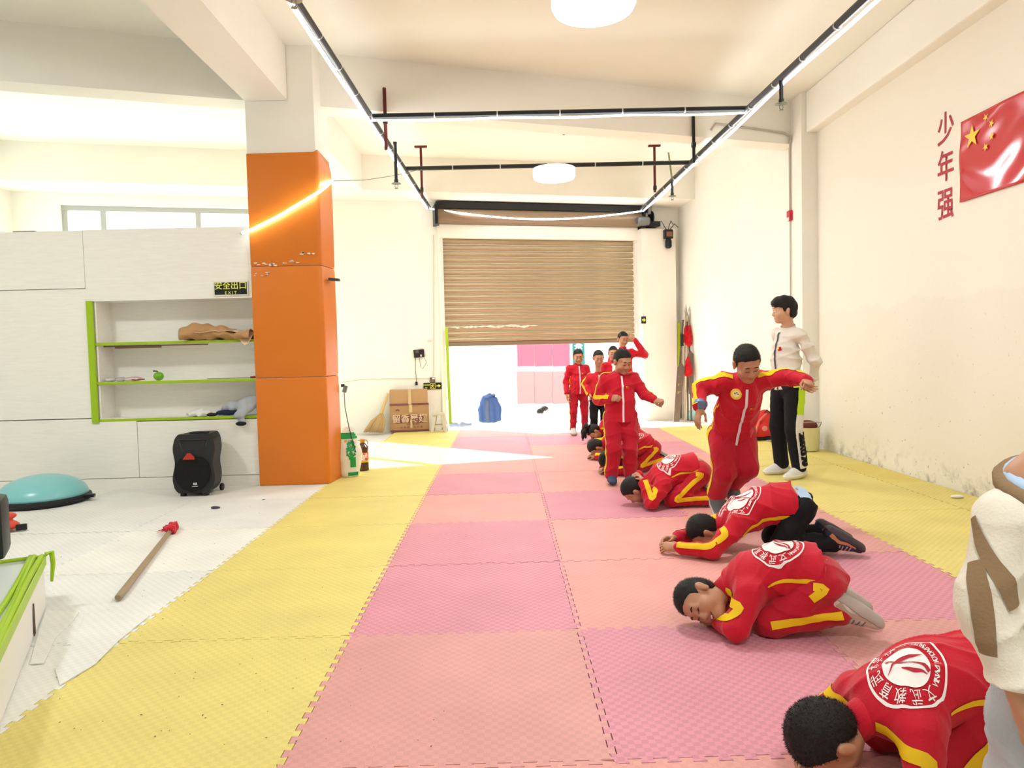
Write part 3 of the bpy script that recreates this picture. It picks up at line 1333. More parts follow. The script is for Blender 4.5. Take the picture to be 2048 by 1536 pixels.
for i in range(3):
    m.slab([(X0 + .012 + i * .012, Y0 - .033, .105), (X0 + .022 + i * .012, Y0 - .033, .105), (X0 + .02 + i * .012, Y0 - .032, .125), (X0 + .016 + i * .010, Y0 - .032, .125)], (0, -.004, 0))
m.box((X0 + .028, Y0 - .035, .092), (.05, .004, .005))
m.add('logo_mark', mat('logo_silver', 'd8d8d8', .35), sk)
for s_ in (-1, 1):
    MB().lathe([(.03, -.012), (.034, -.008), (.034, .008), (.03, .012)], (X0 + s_ * .15, Y0 + .25, .032), 18, axis=(1, 0, 0)).add('wheel', BLACK, sk, smooth=True)
    MB().box((X0 + s_ * .1, Y0 + .02, .015), (.04, .04, .03)).add('foot', BLACK, sk)
MB().box((X0 + .02, Y0 + .12, .55), (.16, .05, .02), bevel=.006).add('carry_handle', BLACK, sk)

# ---------------------------------------------------------------- balance dome
bd = F(62, 1014)
bo = thing('balance_dome', 'teal half-ball balance trainer on a black base at the left edge', 'exercise ball', (bd.x, bd.y + .16, 0))
cx, cy = bd.x - .02, bd.y + .19
m = MB()
prof = [(.02, .245)] + [(.35 * math.sin(a), .055 + .19 * math.cos(a)) for a in [i * PI / 24 for i in range(1, 13)]]
prof = prof[::-1]
MB().lathe(prof, (cx, cy, 0), 48).add('dome', mat('teal_rubber', '7fc4c6', .28, .5, bump=.03, bscale=3), bo, smooth='all')
MB().lathe([(.33, .0), (.36, .008), (.372, .03), (.368, .052), (.35, .06), (.2, .06)], (cx, cy, 0), 48).add('base_ring', BLACK, bo, smooth=True)
MB().box((cx + .39, cy + .02, .045), (.09, .05, .028), rz=.2, bevel=.008).add('hook_tab', BLACK, bo)

# red pad at the frame edge, half hidden
rp = F(2, 1068)
pdp = thing('punch_pad', 'red punch pad with a black strap lying at the left edge behind the table', 'punch pad', (rp.x, rp.y, 0))
S = Shape()
S.ell((rp.x - .09, rp.y + .07, .045), (.17, .1, .042), k=.02)
S.ell((rp.x - .14, rp.y + .13, .10), (.16, .09, .035), k=.02)
world_child('pad', S.mesh(.008), mat('red_vinyl', 'd4432c', .4), pdp)
MB().box((rp.x + .10, rp.y + .07, .03), (.07, .03, .045), rz=.4, bevel=.008).add('strap', BLACK, pdp)
MB().tube([(rp.x - .25, rp.y + .02, .085), (rp.x - .09, rp.y - .02, .088), (rp.x + .03, rp.y + .05, .075)], .006, 6).add('piping', mat('dark_red', '7a2018', .5), pdp, smooth=True)

# ---------------------------------------------------------------- low white table with lime edging
c0 = F(92, 1214)
c1 = F(0, 1450)
e = (c1 - c0).normalized()
nrm = Vector((-e.y, e.x, 0))
if nrm.x > 0:
    nrm = -nrm
TH = .245
tb = thing('low_platform', 'low white platform with lime green edging at the left edge', 'platform', (c0.x, c0.y, 0))
q = [c0, c0 + nrm * 1.2, c0 + nrm * 1.2 + e * 2.0, c0 + e * 2.0]
m = MB()
m.prism([(p_.x, p_.y) for p_ in q], 0.005, TH)
m.add('box_body', mat('platform_white', 'e6e6df', .4, .5), tb)
m = MB()
m.prism([((p_ + (nrm - e) * .0).x, (p_ + (nrm - e) * .0).y) for p_ in q], TH, TH + .004)
m.add('table_top', mat('pale_grey_laminate', 'cdd6cf', .3, .5), tb)
up = Vector((0, 0, 1))
for k, (a_, w_, r_) in enumerate(((.004, .01, .013), (.03, .0, .012), (.058, .006, .012))):
    pts = [c0 + e * (t * 2.0) + nrm * (a_ + .008 * math.sin(5 * t + k * 2)) + up * (TH + .012 + .005 * math.sin(9 * t + k)) for t in [i / 20 for i in range(21)]]
    MB().tube(pts, r_, 8).add('edging_strip', GREEN, tb, smooth=True)
MB().slab([c0 + up * (TH - .03) - nrm * .004, c0 + e * 2 + up * (TH - .03) - nrm * .004, c0 + e * 2 + up * (TH + .012) - nrm * .004, c0 + up * (TH + .012) - nrm * .004], -nrm * .008).add('edging_strip', GREEN, tb)
pts = [c0 + nrm * t + up * (TH + .01) for t in (0, .4, .8, 1.2)]
MB().tube(pts, .010, 8).add('edging_strip', GREEN, tb, smooth=True)
pts = [c0 + up * (TH + .02) - nrm * .01, c0 + up * (TH + .025) - nrm * .035 - e * .01, c0 + up * (TH - .03) - nrm * .04, c0 + up * (TH - .12) - nrm * .03]
MB().tube(pts, [.012, .013, .011, .007], 8).add('edging_tail', GREEN, tb, smooth=True)
MB().slab([c0 + e * .42 + up * .012 - nrm * .003, c0 + e * .46 + up * .012 - nrm * .003, c0 + e * .44 + up * .15 - nrm * .003, c0 + e * .425 + up * .15 - nrm * .003], -nrm * .003).add('split_crack', mat('dark_crack', '5a4336', .8), tb)
bx = A(-22, 1110, c0.y - .02)
bk = thing('black_case', 'black rounded case corner standing on the low platform at the left edge', 'case', (bx.x, bx.y, TH))
MB().box((bx.x - .05, bx.y + .02, TH + .16), (.22, .26, .3), rz=.5, bevel=.035).add('case_body', mat('case_black', '1d2022', .45), bk, smooth=True)
MB().box((bx.x - .05, bx.y + .02, TH + .315), (.1, .03, .02), rz=.5, bevel=.008).add('case_handle', BLACK, bk)
# torn pieces of spare mat by the platform
for px_, lab, mi in ((((172, 1228), (300, 1232), (238, 1282), (190, 1330), (120, 1372), (110, 1340), (150, 1280)), 'grey white torn mat piece between the platform and yellow mats', 1),
                     (((92, 1222), (158, 1226), (140, 1250), (112, 1275), (88, 1328), (60, 1330), (78, 1262)), 'ribbed off-white mat scrap beside the platform', 0)):
    o = MB().prism([(p_.x, p_.y) for p_ in [F(*q_) for q_ in px_]][::-1], .0006, .0045).add('mat_scrap', FOAM['w'][mi])
    tag(o, lab, 'mat')

# ---------------------------------------------------------------- spear on the white mats
s0, s1 = F(236, 1196, .02), F(348, 1052, .02)
sd = (s1 - s0)
L = sd.length
sd.normalize()
sr = thing('spear', 'short wooden spear with a red tassel lying on the white mats', 'spear', ((s0.x + s1.x) / 2, (s0.y + s1.y) / 2, 0))
MB().tube([s0 - sd * .0, s0 + sd * .01, s0 + sd * .3, s0 + sd * (L - .16)], [.014, .018, .0175, .015], 12).add('shaft', mat('ash_wood', '9c8768', .5, .4, var=.06, vscale=12, stretch=(1, 1, 8)), sr, smooth=True)
S = Shape()
for k in range(5):
    t = L - .17 + k * .03
    S.ell(s0 + sd * t + Vector((.012 * math.sin(k * 2.2), .012 * math.cos(k * 2.2), .012)), (.034, .034, .03), k=.015)
S.noise = folds(.006, 160, 3)
tas = world_child('tassel', S.mesh(.005), mat('red_tassel', 'c01025', .8, .2, sheen=.3), sr)
m = MB()
r2 = random.Random(2)
for k in range(40):
    p0 = s0 + sd * (L - .17 + r2.uniform(0, .06)) + Vector((r2.uniform(-.02, .02), r2.uniform(-.02, .02), .01))
    dr = (-sd + Vector((r2.uniform(-.9, .4), r2.uniform(-.4, .5), r2.uniform(-.02, .1)))).normalized()
    p1 = p0 + dr * r2.uniform(.05, .11)
    p1.z = max(p1.z, .004)
    m.tube([p0, (p0 + p1) / 2 + Vector((0, 0, .006)), p1], [.003, .002, .0008], 4)
h = m.add('tassel_hairs', mat('red_tassel', 'c01025'), sr)
h['kind'] = 'stuff'
sdn = Vector((-sd.y, sd.x, 0))
tp = s0 + sd * L
MB().slab([tp - sd * .06, tp - sd * .01 + sdn * .026, tp + sd * .07, tp - sd * .01 - sdn * .024 + Vector((0, 0, .034))], Vector((0, 0, .006))).add('spear_head', mat('grey_iron', '77746c', .4, .5, metal=.3), sr)
mat('dull_steel', 'a8a59c', .35, .5, metal=.7)

# bits of litter on the mats
for i, (px_, py_, s_, c_, lab) in enumerate(((432, 1017, .035, '4a4658', 'small dark leaf scrap on the white mats near the speaker'),
                                            (527, 1000, .014, '6a665e', 'tiny dark crumb on the white mats near the pillar foot'),
                                            (1914, 996, .05, 'f0efe8', 'crumpled white paper scrap on the yellow mats by the right wall'))):
    p0 = F(px_, py_)
    S = Shape().ell((p0.x, p0.y, s_ * .25), (s_, s_ * .5, s_ * .25))
    S.noise = folds(s_ * .12, 2.2 / s_, i)
    o = link('litter_scrap', S.mesh(s_ / 8), mat('litter_' + c_, c_, .8))
    tag(o, lab, 'litter')
cr = MB()
r2 = random.Random(12)
for _ in range(150):
    px_, py_ = r2.uniform(100, 900), r2.uniform(1000, 1500)
    p0 = F(px_, py_)
    if p0.x > -.75 and r2.random() < .6:
        continue
    s_ = r2.uniform(.001, .003)
    a_ = r2.uniform(0, PI)
    cr.box((p0.x, p0.y, .001 + s_ * .3), (s_ * 2, s_, s_ * .6), rz=a_)
o = cr.add('floor_crumbs', mat('crumb_dark', '6b6250', .9))
tag(o, 'tiny dark crumbs scattered over the white and yellow mats', 'crumbs', kind='stuff')

# ---------------------------------------------------------------- things along the back wall
# rice sack
g = F(697, 955)
rs = thing('rice_sack', 'white and green rice sack leaning on the orange pillar', 'sack', (g.x, g.y, 0))
SACK = mat('sack_white', 'ebe8da', .5, .4, bump=.25, bscale=14)
S = Shape()
gx, gy = g.x, g.y + .07
S.chain([(gx, gy, .06), (gx, gy, .2), (gx - .01, gy + .01, .34)], [.105, .105, .085], k=.05, flat=(.3, -1, 0), f=.62)
S.cap((gx - .012, gy + .01, .36), (gx - .005, gy + .02, .43), .07, .075, k=.05, flat=(.2, -1, 0), f=.2)
S.noise = folds(.005, 40, 21)
S.cut(lambda X: X[..., 2] - .003)
sack_me = S.mesh(.008)
world_child('sack_body', sack_me, SACK, rs)
sb = S.bvh()
GRN = mat('sack_green', '159a4a', .45)


def art(rects):
    bm = bmesh.new()
    for x0, x1, y0, y1 in rects:
        nx, ny = max(2, int((x1 - x0) / .012)), max(2, int((y1 - y0) / .012))
        gg = [[bm.verts.new((x0 + (x1 - x0) * i / nx, y0 + (y1 - y0) * j / ny, 0)) for j in range(ny + 1)] for i in range(nx + 1)]
        for i in range(nx):
            for j in range(ny):
                bm.faces.new((gg[i][j], gg[i + 1][j], gg[i + 1][j + 1], gg[i][j + 1]))
    me = bpy.data.meshes.new('art')
    bm.to_mesh(me)
    bm.free()
    return me


U_, V_ = (1, .25, 0), (0, 0, 1)
pc = (gx, gy, .25)
world_child('green_print', project_mesh(art([(.005, .06, -.15, -.05), (-.08, .08, .13, .19), (-.02, .08, -.235, -.20)]), pc, U_, V_, sb), GRN, rs)
world_child('print_panel', project_mesh(art([(-.005, .035, -.03, .09)]), pc, U_, V_, sb, lift=.002), mat('sack_cream', 'e6e2a8', .5), rs)
for i, ch in enumerate('优质大米'):
    tm = text_mesh(ch, .034, bold=.02)
    for v in tm.vertices:
        v.co.x += .015
        v.co.y += .075 - i * .03
    world_child('lettering', project_mesh(tm, pc, U_, V_, sb, lift=.005), GRN, rs)
world_child('yellow_badge', project_mesh(art([(-.045, -.02, .1, .12)]), pc, U_, V_, sb, lift=.005), mat('badge_yellow', 'd9b23a', .5), rs)
# oil jug
g = F(724, 943)
oj = thing('oil_jug', 'dark cooking oil jug with a red label beside the rice sack', 'jug', (g.x, g.y + .06, 0))
gx, gy = g.x, g.y + .07
MB().lathe([(.055, .002), (.062, .01), (.062, .07), (.058, .085), (.058, .2), (.062, .215), (.062, .25), (.03, .285), (.024, .29), (.024, .30)], (gx, gy, 0), 28).add('jug_body', mat('dark_oil', '4a2a12', .15, .6), oj, smooth=True)
MB().lathe([(.0595, .09), (.0595, .195)], (gx, gy, 0), 28, cap=False).add('label_band', mat('oil_label_red', 'cf3a24', .4), oj, smooth=True)
MB().lathe([(.0598, .09), (.0598, .112)], (gx, gy, 0), 28, cap=False).add('label_stripe', mat('oil_label_yellow', 'd8b030', .4), oj, smooth=True)
MB().lathe([(.026, .296), (.026, .325), (.02, .33)], (gx, gy, 0), 18).add('cap', mat('cap_orange', 'c88a30', .4), oj, smooth=True)
MB().tube([(gx - .055, gy, .27), (gx - .05, gy, .315), (gx, gy, .328), (gx + .05, gy, .315), (gx + .055, gy, .27)], .006, 6).add('handle', mat('cap_orange', 'c88a30'), oj, smooth=True)
for i, ch in enumerate(('花生油',)):
    tm = text_mesh(ch, .036, bold=.02)
    bmj = bmesh.new()
    for v in tm.vertices:
        a_ = v.co.x / .06 - .15
        v.co = (gx + .0605 * math.sin(a_), gy - .0605 * math.cos(a_), .15 + v.co.y)
    world_child('lettering', tm, mat('label_pale', 'f0d8c8', .5), oj)

# cable with charger hanging from the pillar
ch = thing('phone_charger', 'grey charger block with a black cable hanging beside the pillar', 'charger', (-1.6, 7.15, .9))
pA = A(690, 778, 7.12)
MB().box(pA, (.04, .03, .07), rot=Matrix.Rotation(.3, 3, 'Y'), bevel=.005).add('charger_block', mat('charger_grey', '6f7d7a', .5), ch)
MB().box(pA + Vector((-.02, 0, .035)), (.035, .03, .03), bevel=.006).add('plug', BLACK, ch)
MB().tube([pA + Vector((-.01, 0, -.03)), A(690, 815, 7.12), A(697, 850, 7.1), A(703, 875, 7.05), A(712, 905, 7.0)], .004, 6).add('cable', BLACK, ch, smooth=True)
bk2 = A(680, 556, 7.0)
so = MB()
so.slab([(-1.64, 6.78, 1.93), (-1.555, 6.84, 1.925), (-1.555, 6.9, 1.925), (-1.64, 6.9, 1.93)], (0, 0, .022))
o = so.add('wall_bracket', mat('black_bracket', '2d2b2a', .5))
tag(o, 'small black bracket on the right side of the orange pillar', 'bracket')

# cardboard box
gl, gr = F(781, 865), F(859, 862)
bu = (gr - gl)
bw_ = bu.length
bu.normalize()
bn = Vector((bu.y, -bu.x, 0))
cbx = thing('cardboard_box', 'brown cardboard carton with a purple printed label against the back wall', 'box', ((gl + gr) / 2).to_tuple())
CARD = mat('cardboard', 'b08a63', .75, .25, var=.05, vscale=5, bump=.05, bscale=30)
BH = .655
D = .17
ctr = (gl + gr) / 2 - bn * (D / 2)
ang = math.atan2(bu.y, bu.x)
MB().box((ctr.x, ctr.y, .21 + .005), (bw_, D, .42), rz=ang, bevel=.004).add('carton', CARD, cbx)
MB().box((ctr.x - .005, ctr.y, .54), (bw_ - .015, D - .01, .225), rz=ang, bevel=.004).add('upper_flap', mat('cardboard_pale', 'b8936c', .75, .25, var=.04, vscale=5), cbx)
PUR = mat('carton_print', '7d4a4c', .7)
f0 = (gl + gr) / 2 + bn * .002
MB().box((f0.x, f0.y, .426), (bw_, .008, .03), rz=ang).add('print_band', PUR, cbx)
MB().box((f0.x, f0.y, .02), (bw_, .008, .025), rz=ang).add('print_band', PUR, cbx)
lb = MB()
lb.box((f0.x, f0.y, .2), (bw_ * .70, .008, .125), rz=ang, bevel=.003)
lb.add('label_panel', PUR, cbx)
f1 = f0 + bn * .005
CPR = mat('carton_pale_print', 'd9bda0', .7)
flat_text('lettering', '留香展翅', .135, (f1.x, f1.y, .2), bu, (0, 0, 1), CPR, cbx, bold=.02, lift=.004)
f2 = f0 + bn * .0
flat_text('small_lettering', '留香展翅  绿色', .03, (f2.x + .05, f2.y + .01, .115), bu, (0, 0, 1), PUR, cbx, lift=.006)
flat_text('small_lettering', '一 品 香 展 食 品 有 限', .04, (f2.x, f2.y, .068), bu, (0, 0, 1), PUR, cbx, lift=.006)
flat_text('small_lettering', '绿色健康 天然美味', .03, (f2.x + .17, f2.y + .04, .35), bu, (0, 0, 1), PUR, cbx, lift=.006)
lg = MB()
for k in range(5):
    a_ = PI * (k + .5) / 5
    c_ = f2 - bu * .18
    lg.slab([c_ + bu * (.012 * math.cos(a_ - .2)) + Vector((0, 0, .325 + .012 * math.sin(a_ - .2))), c_ + bu * (.034 * math.cos(a_ - .15)) + Vector((0, 0, .325 + .034 * math.sin(a_ - .15))),
             c_ + bu * (.034 * math.cos(a_ + .15)) + Vector((0, 0, .325 + .034 * math.sin(a_ + .15))), c_ + bu * (.012 * math.cos(a_ + .2)) + Vector((0, 0, .325 + .012 * math.sin(a_ + .2)))], bn * .006)
lg.add('printed_emblem', PUR, cbx)
for c_, d_ in (((f0.x + .01, f0.y, .54), (.05, .006, .225)), ((f0.x + .02, f0.y - .002, .36), (.05, .012, .12)), ((f0.x + .025, f0.y - .002, .12), (.03, .016, .12))):
    MB().box(c_, d_, rz=ang).add('packing_tape', mat('tape_tan', 'cbb48a', .25, .6), cbx)

# straw broom
BR = mat('broom_straw', 'c9a877', .85, .2, bump=.6, bscale=80, var=.15, vscale=30, stretch=(6, 6, 1))
br = thing('straw_broom', 'straw broom leaning between the back wall and the cardboard box', 'broom', F(745, 868).to_tuple())
Yb = 10.9
tb0, tb1, tb2 = A(746, 869, Yb - .1), A(762, 828, Yb - .02), A(776, 787, Yb)
m = MB()
r2 = random.Random(4)
dl = (tb0 - tb1)
for k in range(420):
    u_ = r2.uniform(-1, 1)
    w_ = r2.uniform(-1, 1)
    a_ = tb1 + Vector((u_ * .025, w_ * .02, 0))
    b_ = tb1 + dl * r2.uniform(.85, 1.02) + Vector((u_ * .145 + .005, w_ * .05, .035 * (1 - u_ * .2)))
    b_.z = max(b_.z, .004)
    mid = (a_ * .55 + b_ * .45) + Vector((u_ * .03, 0, .0))
    m.tube([a_, mid, b_], [.006, .007, .004], 4, cap=False)
h = m.add('bristles', BR, br)
h['kind'] = 'stuff'
S = Shape()
S.chain([tb1 + dl * .62, tb1 + dl * .3, tb1], [.075, .05, .028], k=.03, flat=(0, 1, 0), f=.35)
world_child('straw_core', S.mesh(.012), BR, br)
MB().tube([tb1 + dl * .05, tb1, tb1 * .5 + tb2 * .5, tb2], [.028, .025, .022, .02], 10).add('handle', mat('straw_handle', 'd2b07c', .6, .3, bump=.3, bscale=60), br, smooth=True)
MB().tube([tb1 + dl * .0 + Vector((-.03, 0, 0)), tb1 + Vector((0, -.028, .005)), tb1 + Vector((.03, 0, .01)), tb1 + Vector((0, .028, .005))], .005, 6, closed=True).add('binding', mat('binding_tan', '8c6a42', .7), br, smooth=True)

# white plastic stool
sx, sy_ = F(880, 862).x, F(880, 862).y - .06
PL = mat('stool_plastic', 'cdc3b2', .35, .5)
stl = thing('plastic_stool', 'small white plastic stool beside the cardboard box', 'stool', (sx, sy_, 0))
SHt = .29
m = MB()
m.prism([(sx + x, sy_ + y) for x, y in ((-.1, -.1), (.1, -.1), (.1, .1), (-.1, .1))], SHt - .035, SHt, bevel=.012)
m.add('seat', PL, stl)
for x_ in (-1, 1):
    for y_ in (-1, 1):
        m = MB()
        t0, t1 = Vector((sx + x_ * .085, sy_ + y_ * .085, SHt - .02)), Vector((sx + x_ * .125, sy_ + y_ * .125, 0.001))
        vs = []
        for p_, w_ in ((t0, .055), (t1, .042)):
            vs.append([m.bm.verts.new(p_ + Vector((-x_ * a * w_, -y_ * b_ * w_, 0))) for a, b_ in ((0, 0), (1, 0), (1, .25), (.25, .25), (.25, 1), (0, 1))])
        for k in range(6):
            m.bm.faces.new((vs[0][k], vs[0][(k + 1) % 6], vs[1][(k + 1) % 6], vs[1][k]))
        m.bm.faces.new(vs[0])
        m.bm.faces.new(vs[1][::-1])
        m.add('leg', PL, stl)
for a_ in range(4):
    m = MB()
    dx_, dy_ = ((0, -1), (1, 0), (0, 1), (-1, 0))[a_]
    m.box((sx + dx_ * .103, sy_ + dy_ * .103, .09), (.16 if dx_ == 0 else .012, .16 if dy_ == 0 else .012, .035))
    m.add('stretcher', PL, stl)

# grey blue cloth heap by the door
gp = F(915, 853)
S = Shape()
S.chain([(gp.x - .1, gp.y + .1, .02), (gp.x + .05, gp.y + .06, .02), (gp.x + .2, gp.y + .14, .01)], [.045, .04, .025], k=.04)
S.noise = folds(.012, 40, 31)
S.cut(lambda X: X[..., 2] + .018)
o = link('cloth_heap', S.mesh(.01), mat('slate_cloth', '76808c', .85, .1))
tag(o, 'grey blue cloth heaped on the floor by the left door jamb', 'cloth')

# attendance box, cables, sockets and sign on the left part of the back wall
wp = lambda px_, py_, out=.0: (lambda r: r)(None)


def onwall(px_, py_, out=0.0, extra=0.0):
    """point of the street wall plane (pushed into the room by out) at that pixel"""
    d = pix_ray(px_, py_)
    n = BW_N
    p0 = BW(0, 0, out)
    t = (p0 - Vector((0, 0, CAM_H))).dot(n) / d.dot(n)
    return Vector((0, 0, CAM_H)) + d * t


rotw = Matrix((BW_U, Vector((0, 0, 1)), BW_N)).transposed()
at_ = thing('attendance_terminal', 'black wall attendance terminal with a dangling cable and plug', 'terminal', onwall(838, 708))
c_ = onwall(838, 707, .025)
MB().box(c_, (.165, .125, .045), rot=rotw @ Matrix.Rotation(.06, 3, 'Z'), bevel=.006).add('terminal_body', BLACK, at_)
MB().box(onwall(834, 703, .05), (.05, .05, .006), rot=rotw).add('screen', mat('screen_grey', '55585a', .2), at_)
MB().box(onwall(842, 711, .05), (.022, .03, .008), rot=rotw).add('white_marks', mat('logo_silver', 'd8d8d8'), at_)
MB().tube([onwall(831, 716, .02), onwall(831, 740, .02), onwall(833, 764, .02)], .004, 6).add('cable', BLACK, at_, smooth=True)
MB().tube([onwall(839, 716, .02), onwall(841, 733, .02), onwall(845, 738, .02), onwall(853, 725, .02), onwall(849, 716, .02)], .003, 6).add('cable', BLACK, at_, smooth=True)
MB().box(onwall(833, 767, .02), (.035, .055, .03), rot=rotw, bevel=.005).add('plug', BLACK, at_)
so = thing('wall_socket', 'grey square wall socket above the arrow exit sign', 'socket', onwall(865, 761))
MB().box(onwall(865, 760, .012), (.085, .085, .02), rot=rotw, bevel=.004).add('socket_plate', mat('socket_brown', '6c5d5b', .4), so)
MB().box(onwall(867, 757, .026), (.04, .025, .012), rot=rotw, bevel=.003).add('white_plug', WHITE_M, so)
cnd = thing('wall_conduit', 'thin white cable run stapled along the back wall', 'cable', onwall(780, 756))
MB().tube([onwall(867, 470, .01), onwall(867, 600, .01), onwall(867, 680, .01), onwall(867, 752, .012)], .008, 6).add('vertical_run', mat('conduit_white', 'd9d3c8', .5), cnd, smooth=True)
MB().tube([onwall(684, 765, .01), onwall(720, 759, .01), onwall(780, 757, .01), onwall(860, 757, .01)], .006, 6).add('horizontal_run', mat('conduit_white', 'd9d3c8'), cnd, smooth=True)
MB().box(onwall(859, 682, .015), (.06, .03, .02), rot=rotw).add('junction', mat('conduit_white', 'd9d3c8'), cnd)
t_, org, U2, V2, N2, GL = sign('exit_arrow_sign', 'black exit sign with running figure and arrow beside the box', onwall(865, 772, .01), BW_U, (0, 0, 1), .29, .105,
                               [('安全出口', .03, -.10, .018, .01), ('EXIT', .024, -.10, -.022, .01)], frame=False)


def glyph(mb, poly, org, U, V, N, z=.009):
    mb.slab([org + U * x + V * y + N * z for x, y in poly], N * .002)


m = MB()
for poly in (((-.04, -.043), (.044, -.043), (.044, -.037), (-.04, -.037)), ((-.04, .037), (.044, .037), (.044, .043), (-.04, .043)), ((-.04, -.037), (-.033, -.037), (-.033, .037), (-.04, .037)), ((.037, -.037), (.044, -.037), (.044, .037), (.037, .037))):
    glyph(m, poly, org, U2, V2, N2)
m.add('door_outline', GL, t_)
m = MB()
for a_, b_, w_ in (((.002, .012), (-.004, -.01), .014), ((-.004, -.008), (.016, -.016), .008), ((.016, -.016), (.012, -.034), .008), ((-.004, -.008), (-.012, -.024), .008), ((-.012, -.024), (-.028, -.026), .008),
                   ((.002, .012), (.02, .006), .007), ((.002, .012), (-.016, .014), .007), ((-.016, .014), (-.022, .0), .007)):
    a_, b_ = Vector(a_ + (0,)), Vector(b_ + (0,))
    d_ = (b_ - a_).normalized()
    n_ = Vector((-d_.y, d_.x, 0)) * w_ / 2
    glyph(m, [((a_ + n_).x, (a_ + n_).y), ((a_ - n_).x, (a_ - n_).y), ((b_ - n_).x, (b_ - n_).y), ((b_ + n_).x, (b_ + n_).y)][::-1], org, U2, V2, N2)
glyph(m, [(.008 + .008 * math.cos(k), .026 + .008 * math.sin(k)) for k in [i * PI / 5 for i in range(10)]], org, U2, V2, N2)
m.add('running_figure', GL, t_)
m = MB()
glyph(m, ((.06, -.008), (.095, -.008), (.095, -.028), (.13, 0), (.095, .028), (.095, .008), (.06, .008)), org, U2, V2, N2)
m.add('arrow', GL, t_)
# small green exit sign on the right pilaster
t_, org, U2, V2, N2, GL = sign('small_exit_sign', 'small dark exit sign on the pilaster right of the doorway', onwall(1287, 640, .204), BW_U, (0, 0, 1), .085, .12, [], frame=False)
m = MB()
for poly in (((-.03, -.01), (.0, -.01), (.0, -.035), (.035, 0), (0, .035), (0, .012), (-.03, .012)),):
    glyph(m, poly, org, U2, V2, N2)
m.add('arrow', GL, t_)

# lime edging strips standing at both sides of the doorway
for pts, lab in (([onwall(893, 655, .1), onwall(896, 740, .12), onwall(901, 848, .2)], 'lime green strip standing at the left door jamb'),
                 ([onwall(1357, 645, .06), onwall(1357, 720, .06), onwall(1357, 832, .08)], 'neon yellow green strip standing beside the weapon bundle')):
    m = MB()
    for i in range(len(pts) - 1):
        a_, b_ = pts[i], pts[i + 1]
        w_ = BW_U * .022
        m.slab([a_ - w_, b_ - w_, b_ + w_, a_ + w_], BW_N * .012)
    o = m.add('edging_strip', GREEN if 'left' in lab else mat('neon_edging', 'e6f52a', .4))
    tag(o, lab, 'edging strip')

# ---------------------------------------------------------------- bundle of practice weapons in the far right corner
RED = mat('red_ribbon', 'c41a24', .7, .2)
WOOD_D = mat('dark_wood', '5d4a40', .5, .4, var=.08, vscale=10)
WOOD_L = mat('pale_wood', 'b49a7c', .55, .4)
STEEL = mat('dull_steel', 'a8a59c')
wy = 11.75
wl = [
    ('staff_weapon', (1352, 834, 1366, 640), .017, WOOD_D, 'broad'),
    ('staff_weapon', (1366, 832, 1372, 606), .013, WOOD_L, 'spear'),
    ('staff_weapon', (1376, 832, 1374, 622), .013, WOOD_D, 'spear'),
    ('staff_weapon', (1370, 835, 1379, 612), .012, WOOD_L, 'spear'),
    ('staff_weapon', (1383, 833, 1377, 628), .015, WOOD_D, 'plain'),
]
WLAB = ['dark broad oar-like wooden blade at the left of the weapon bundle', 'pale spear with the tallest steel tip in the weapon bundle', 'dark spear with red tassel inside the weapon bundle',
        'pale spear with two red tassels in the weapon bundle', 'plain dark staff at the right of the weapon bundle']
for i, (nm, (bx0, by0, tx0, ty0), r_, mm, kind) in enumerate(wl):
    p0 = F(bx0, by0 + 9 - 2 * (i % 2), 0.0)
    p1 = A(tx0, ty0, wy + .02 * i)
    t_ = thing(nm, WLAB[i], 'weapon', p0, group='practice weapons in the corner')

    d_ = (p1 - p0)
    MB().tube([p0, p0 + d_ * .5, p0 + d_ * (.9 if kind == 'spear' else 1)], r_, 8).add('shaft', mm, t_, smooth=True)
    if kind == 'spear':
        q = p0 + d_ * .9
        MB().tube([q, q + d_ * .03, q + d_ * .1], [.012, .024, .002], 6).add('spear_head', STEEL, t_, smooth=True)
        for f_ in ((.82, .05), (.55, .07)) if i != 1 else ((.8, .05),):
            S = Shape().chain([p0 + d_ * f_[0] + Vector((0, -.02, 0)), p0 + d_ * (f_[0] - .12) + Vector((.01, -.03, 0))], [.02, f_[1]], k=.02)
            S.noise = folds(.008, 90, i)
            world_child('tassel', S.mesh(.009), RED, t_)
    elif kind == 'broad':
        q0, q1 = p0 + d_ * .0 + Vector((0, -.02, 0)), p0 + d_ * .52 + Vector((0, -.02, 0))
        MB().slab([q0 + Vector((-.05, 0, 0)), q0 + Vector((.045, 0, 0)), q1 + Vector((.075, 0, .0)), q1 + Vector((.02, 0, .1)), q1 + Vector((-.045, 0, .02))], (0, -.02, 0)).add('blade', mat('dark_blade', '6a5a50', .5), t_)
        for k, chh in enumerate('文武精神'):
            pp_ = q0 + (q1 - q0) * (.95 - k * .14) + Vector((.012, -.021, 0))
            flat_text('lettering', chh, .07, pp_, (1, 0, 0), (0, 0, 1), mat('gold_letter', 'cdb45c', .5), t_)
        MB().box(p0 + d_ * .8 + Vector((0, -.02, 0)), (.05, .03, .2)).add('grip_wrap', BLACK, t_)
    else:
        MB().slab([p0 + d_ * .25 + Vector((-.04, -.03, 0)), p0 + d_ * .25 + Vector((.04, -.03, 0)), p0 + d_ * .62 + Vector((.05, -.03, 0)), p0 + d_ * .66 + Vector((0, -.03, 0)), p0 + d_ * .6 + Vector((-.05, -.03, 0))], (0, -.015, 0)).add('blade', mat('dark_blade', '6a5a50'), t_)
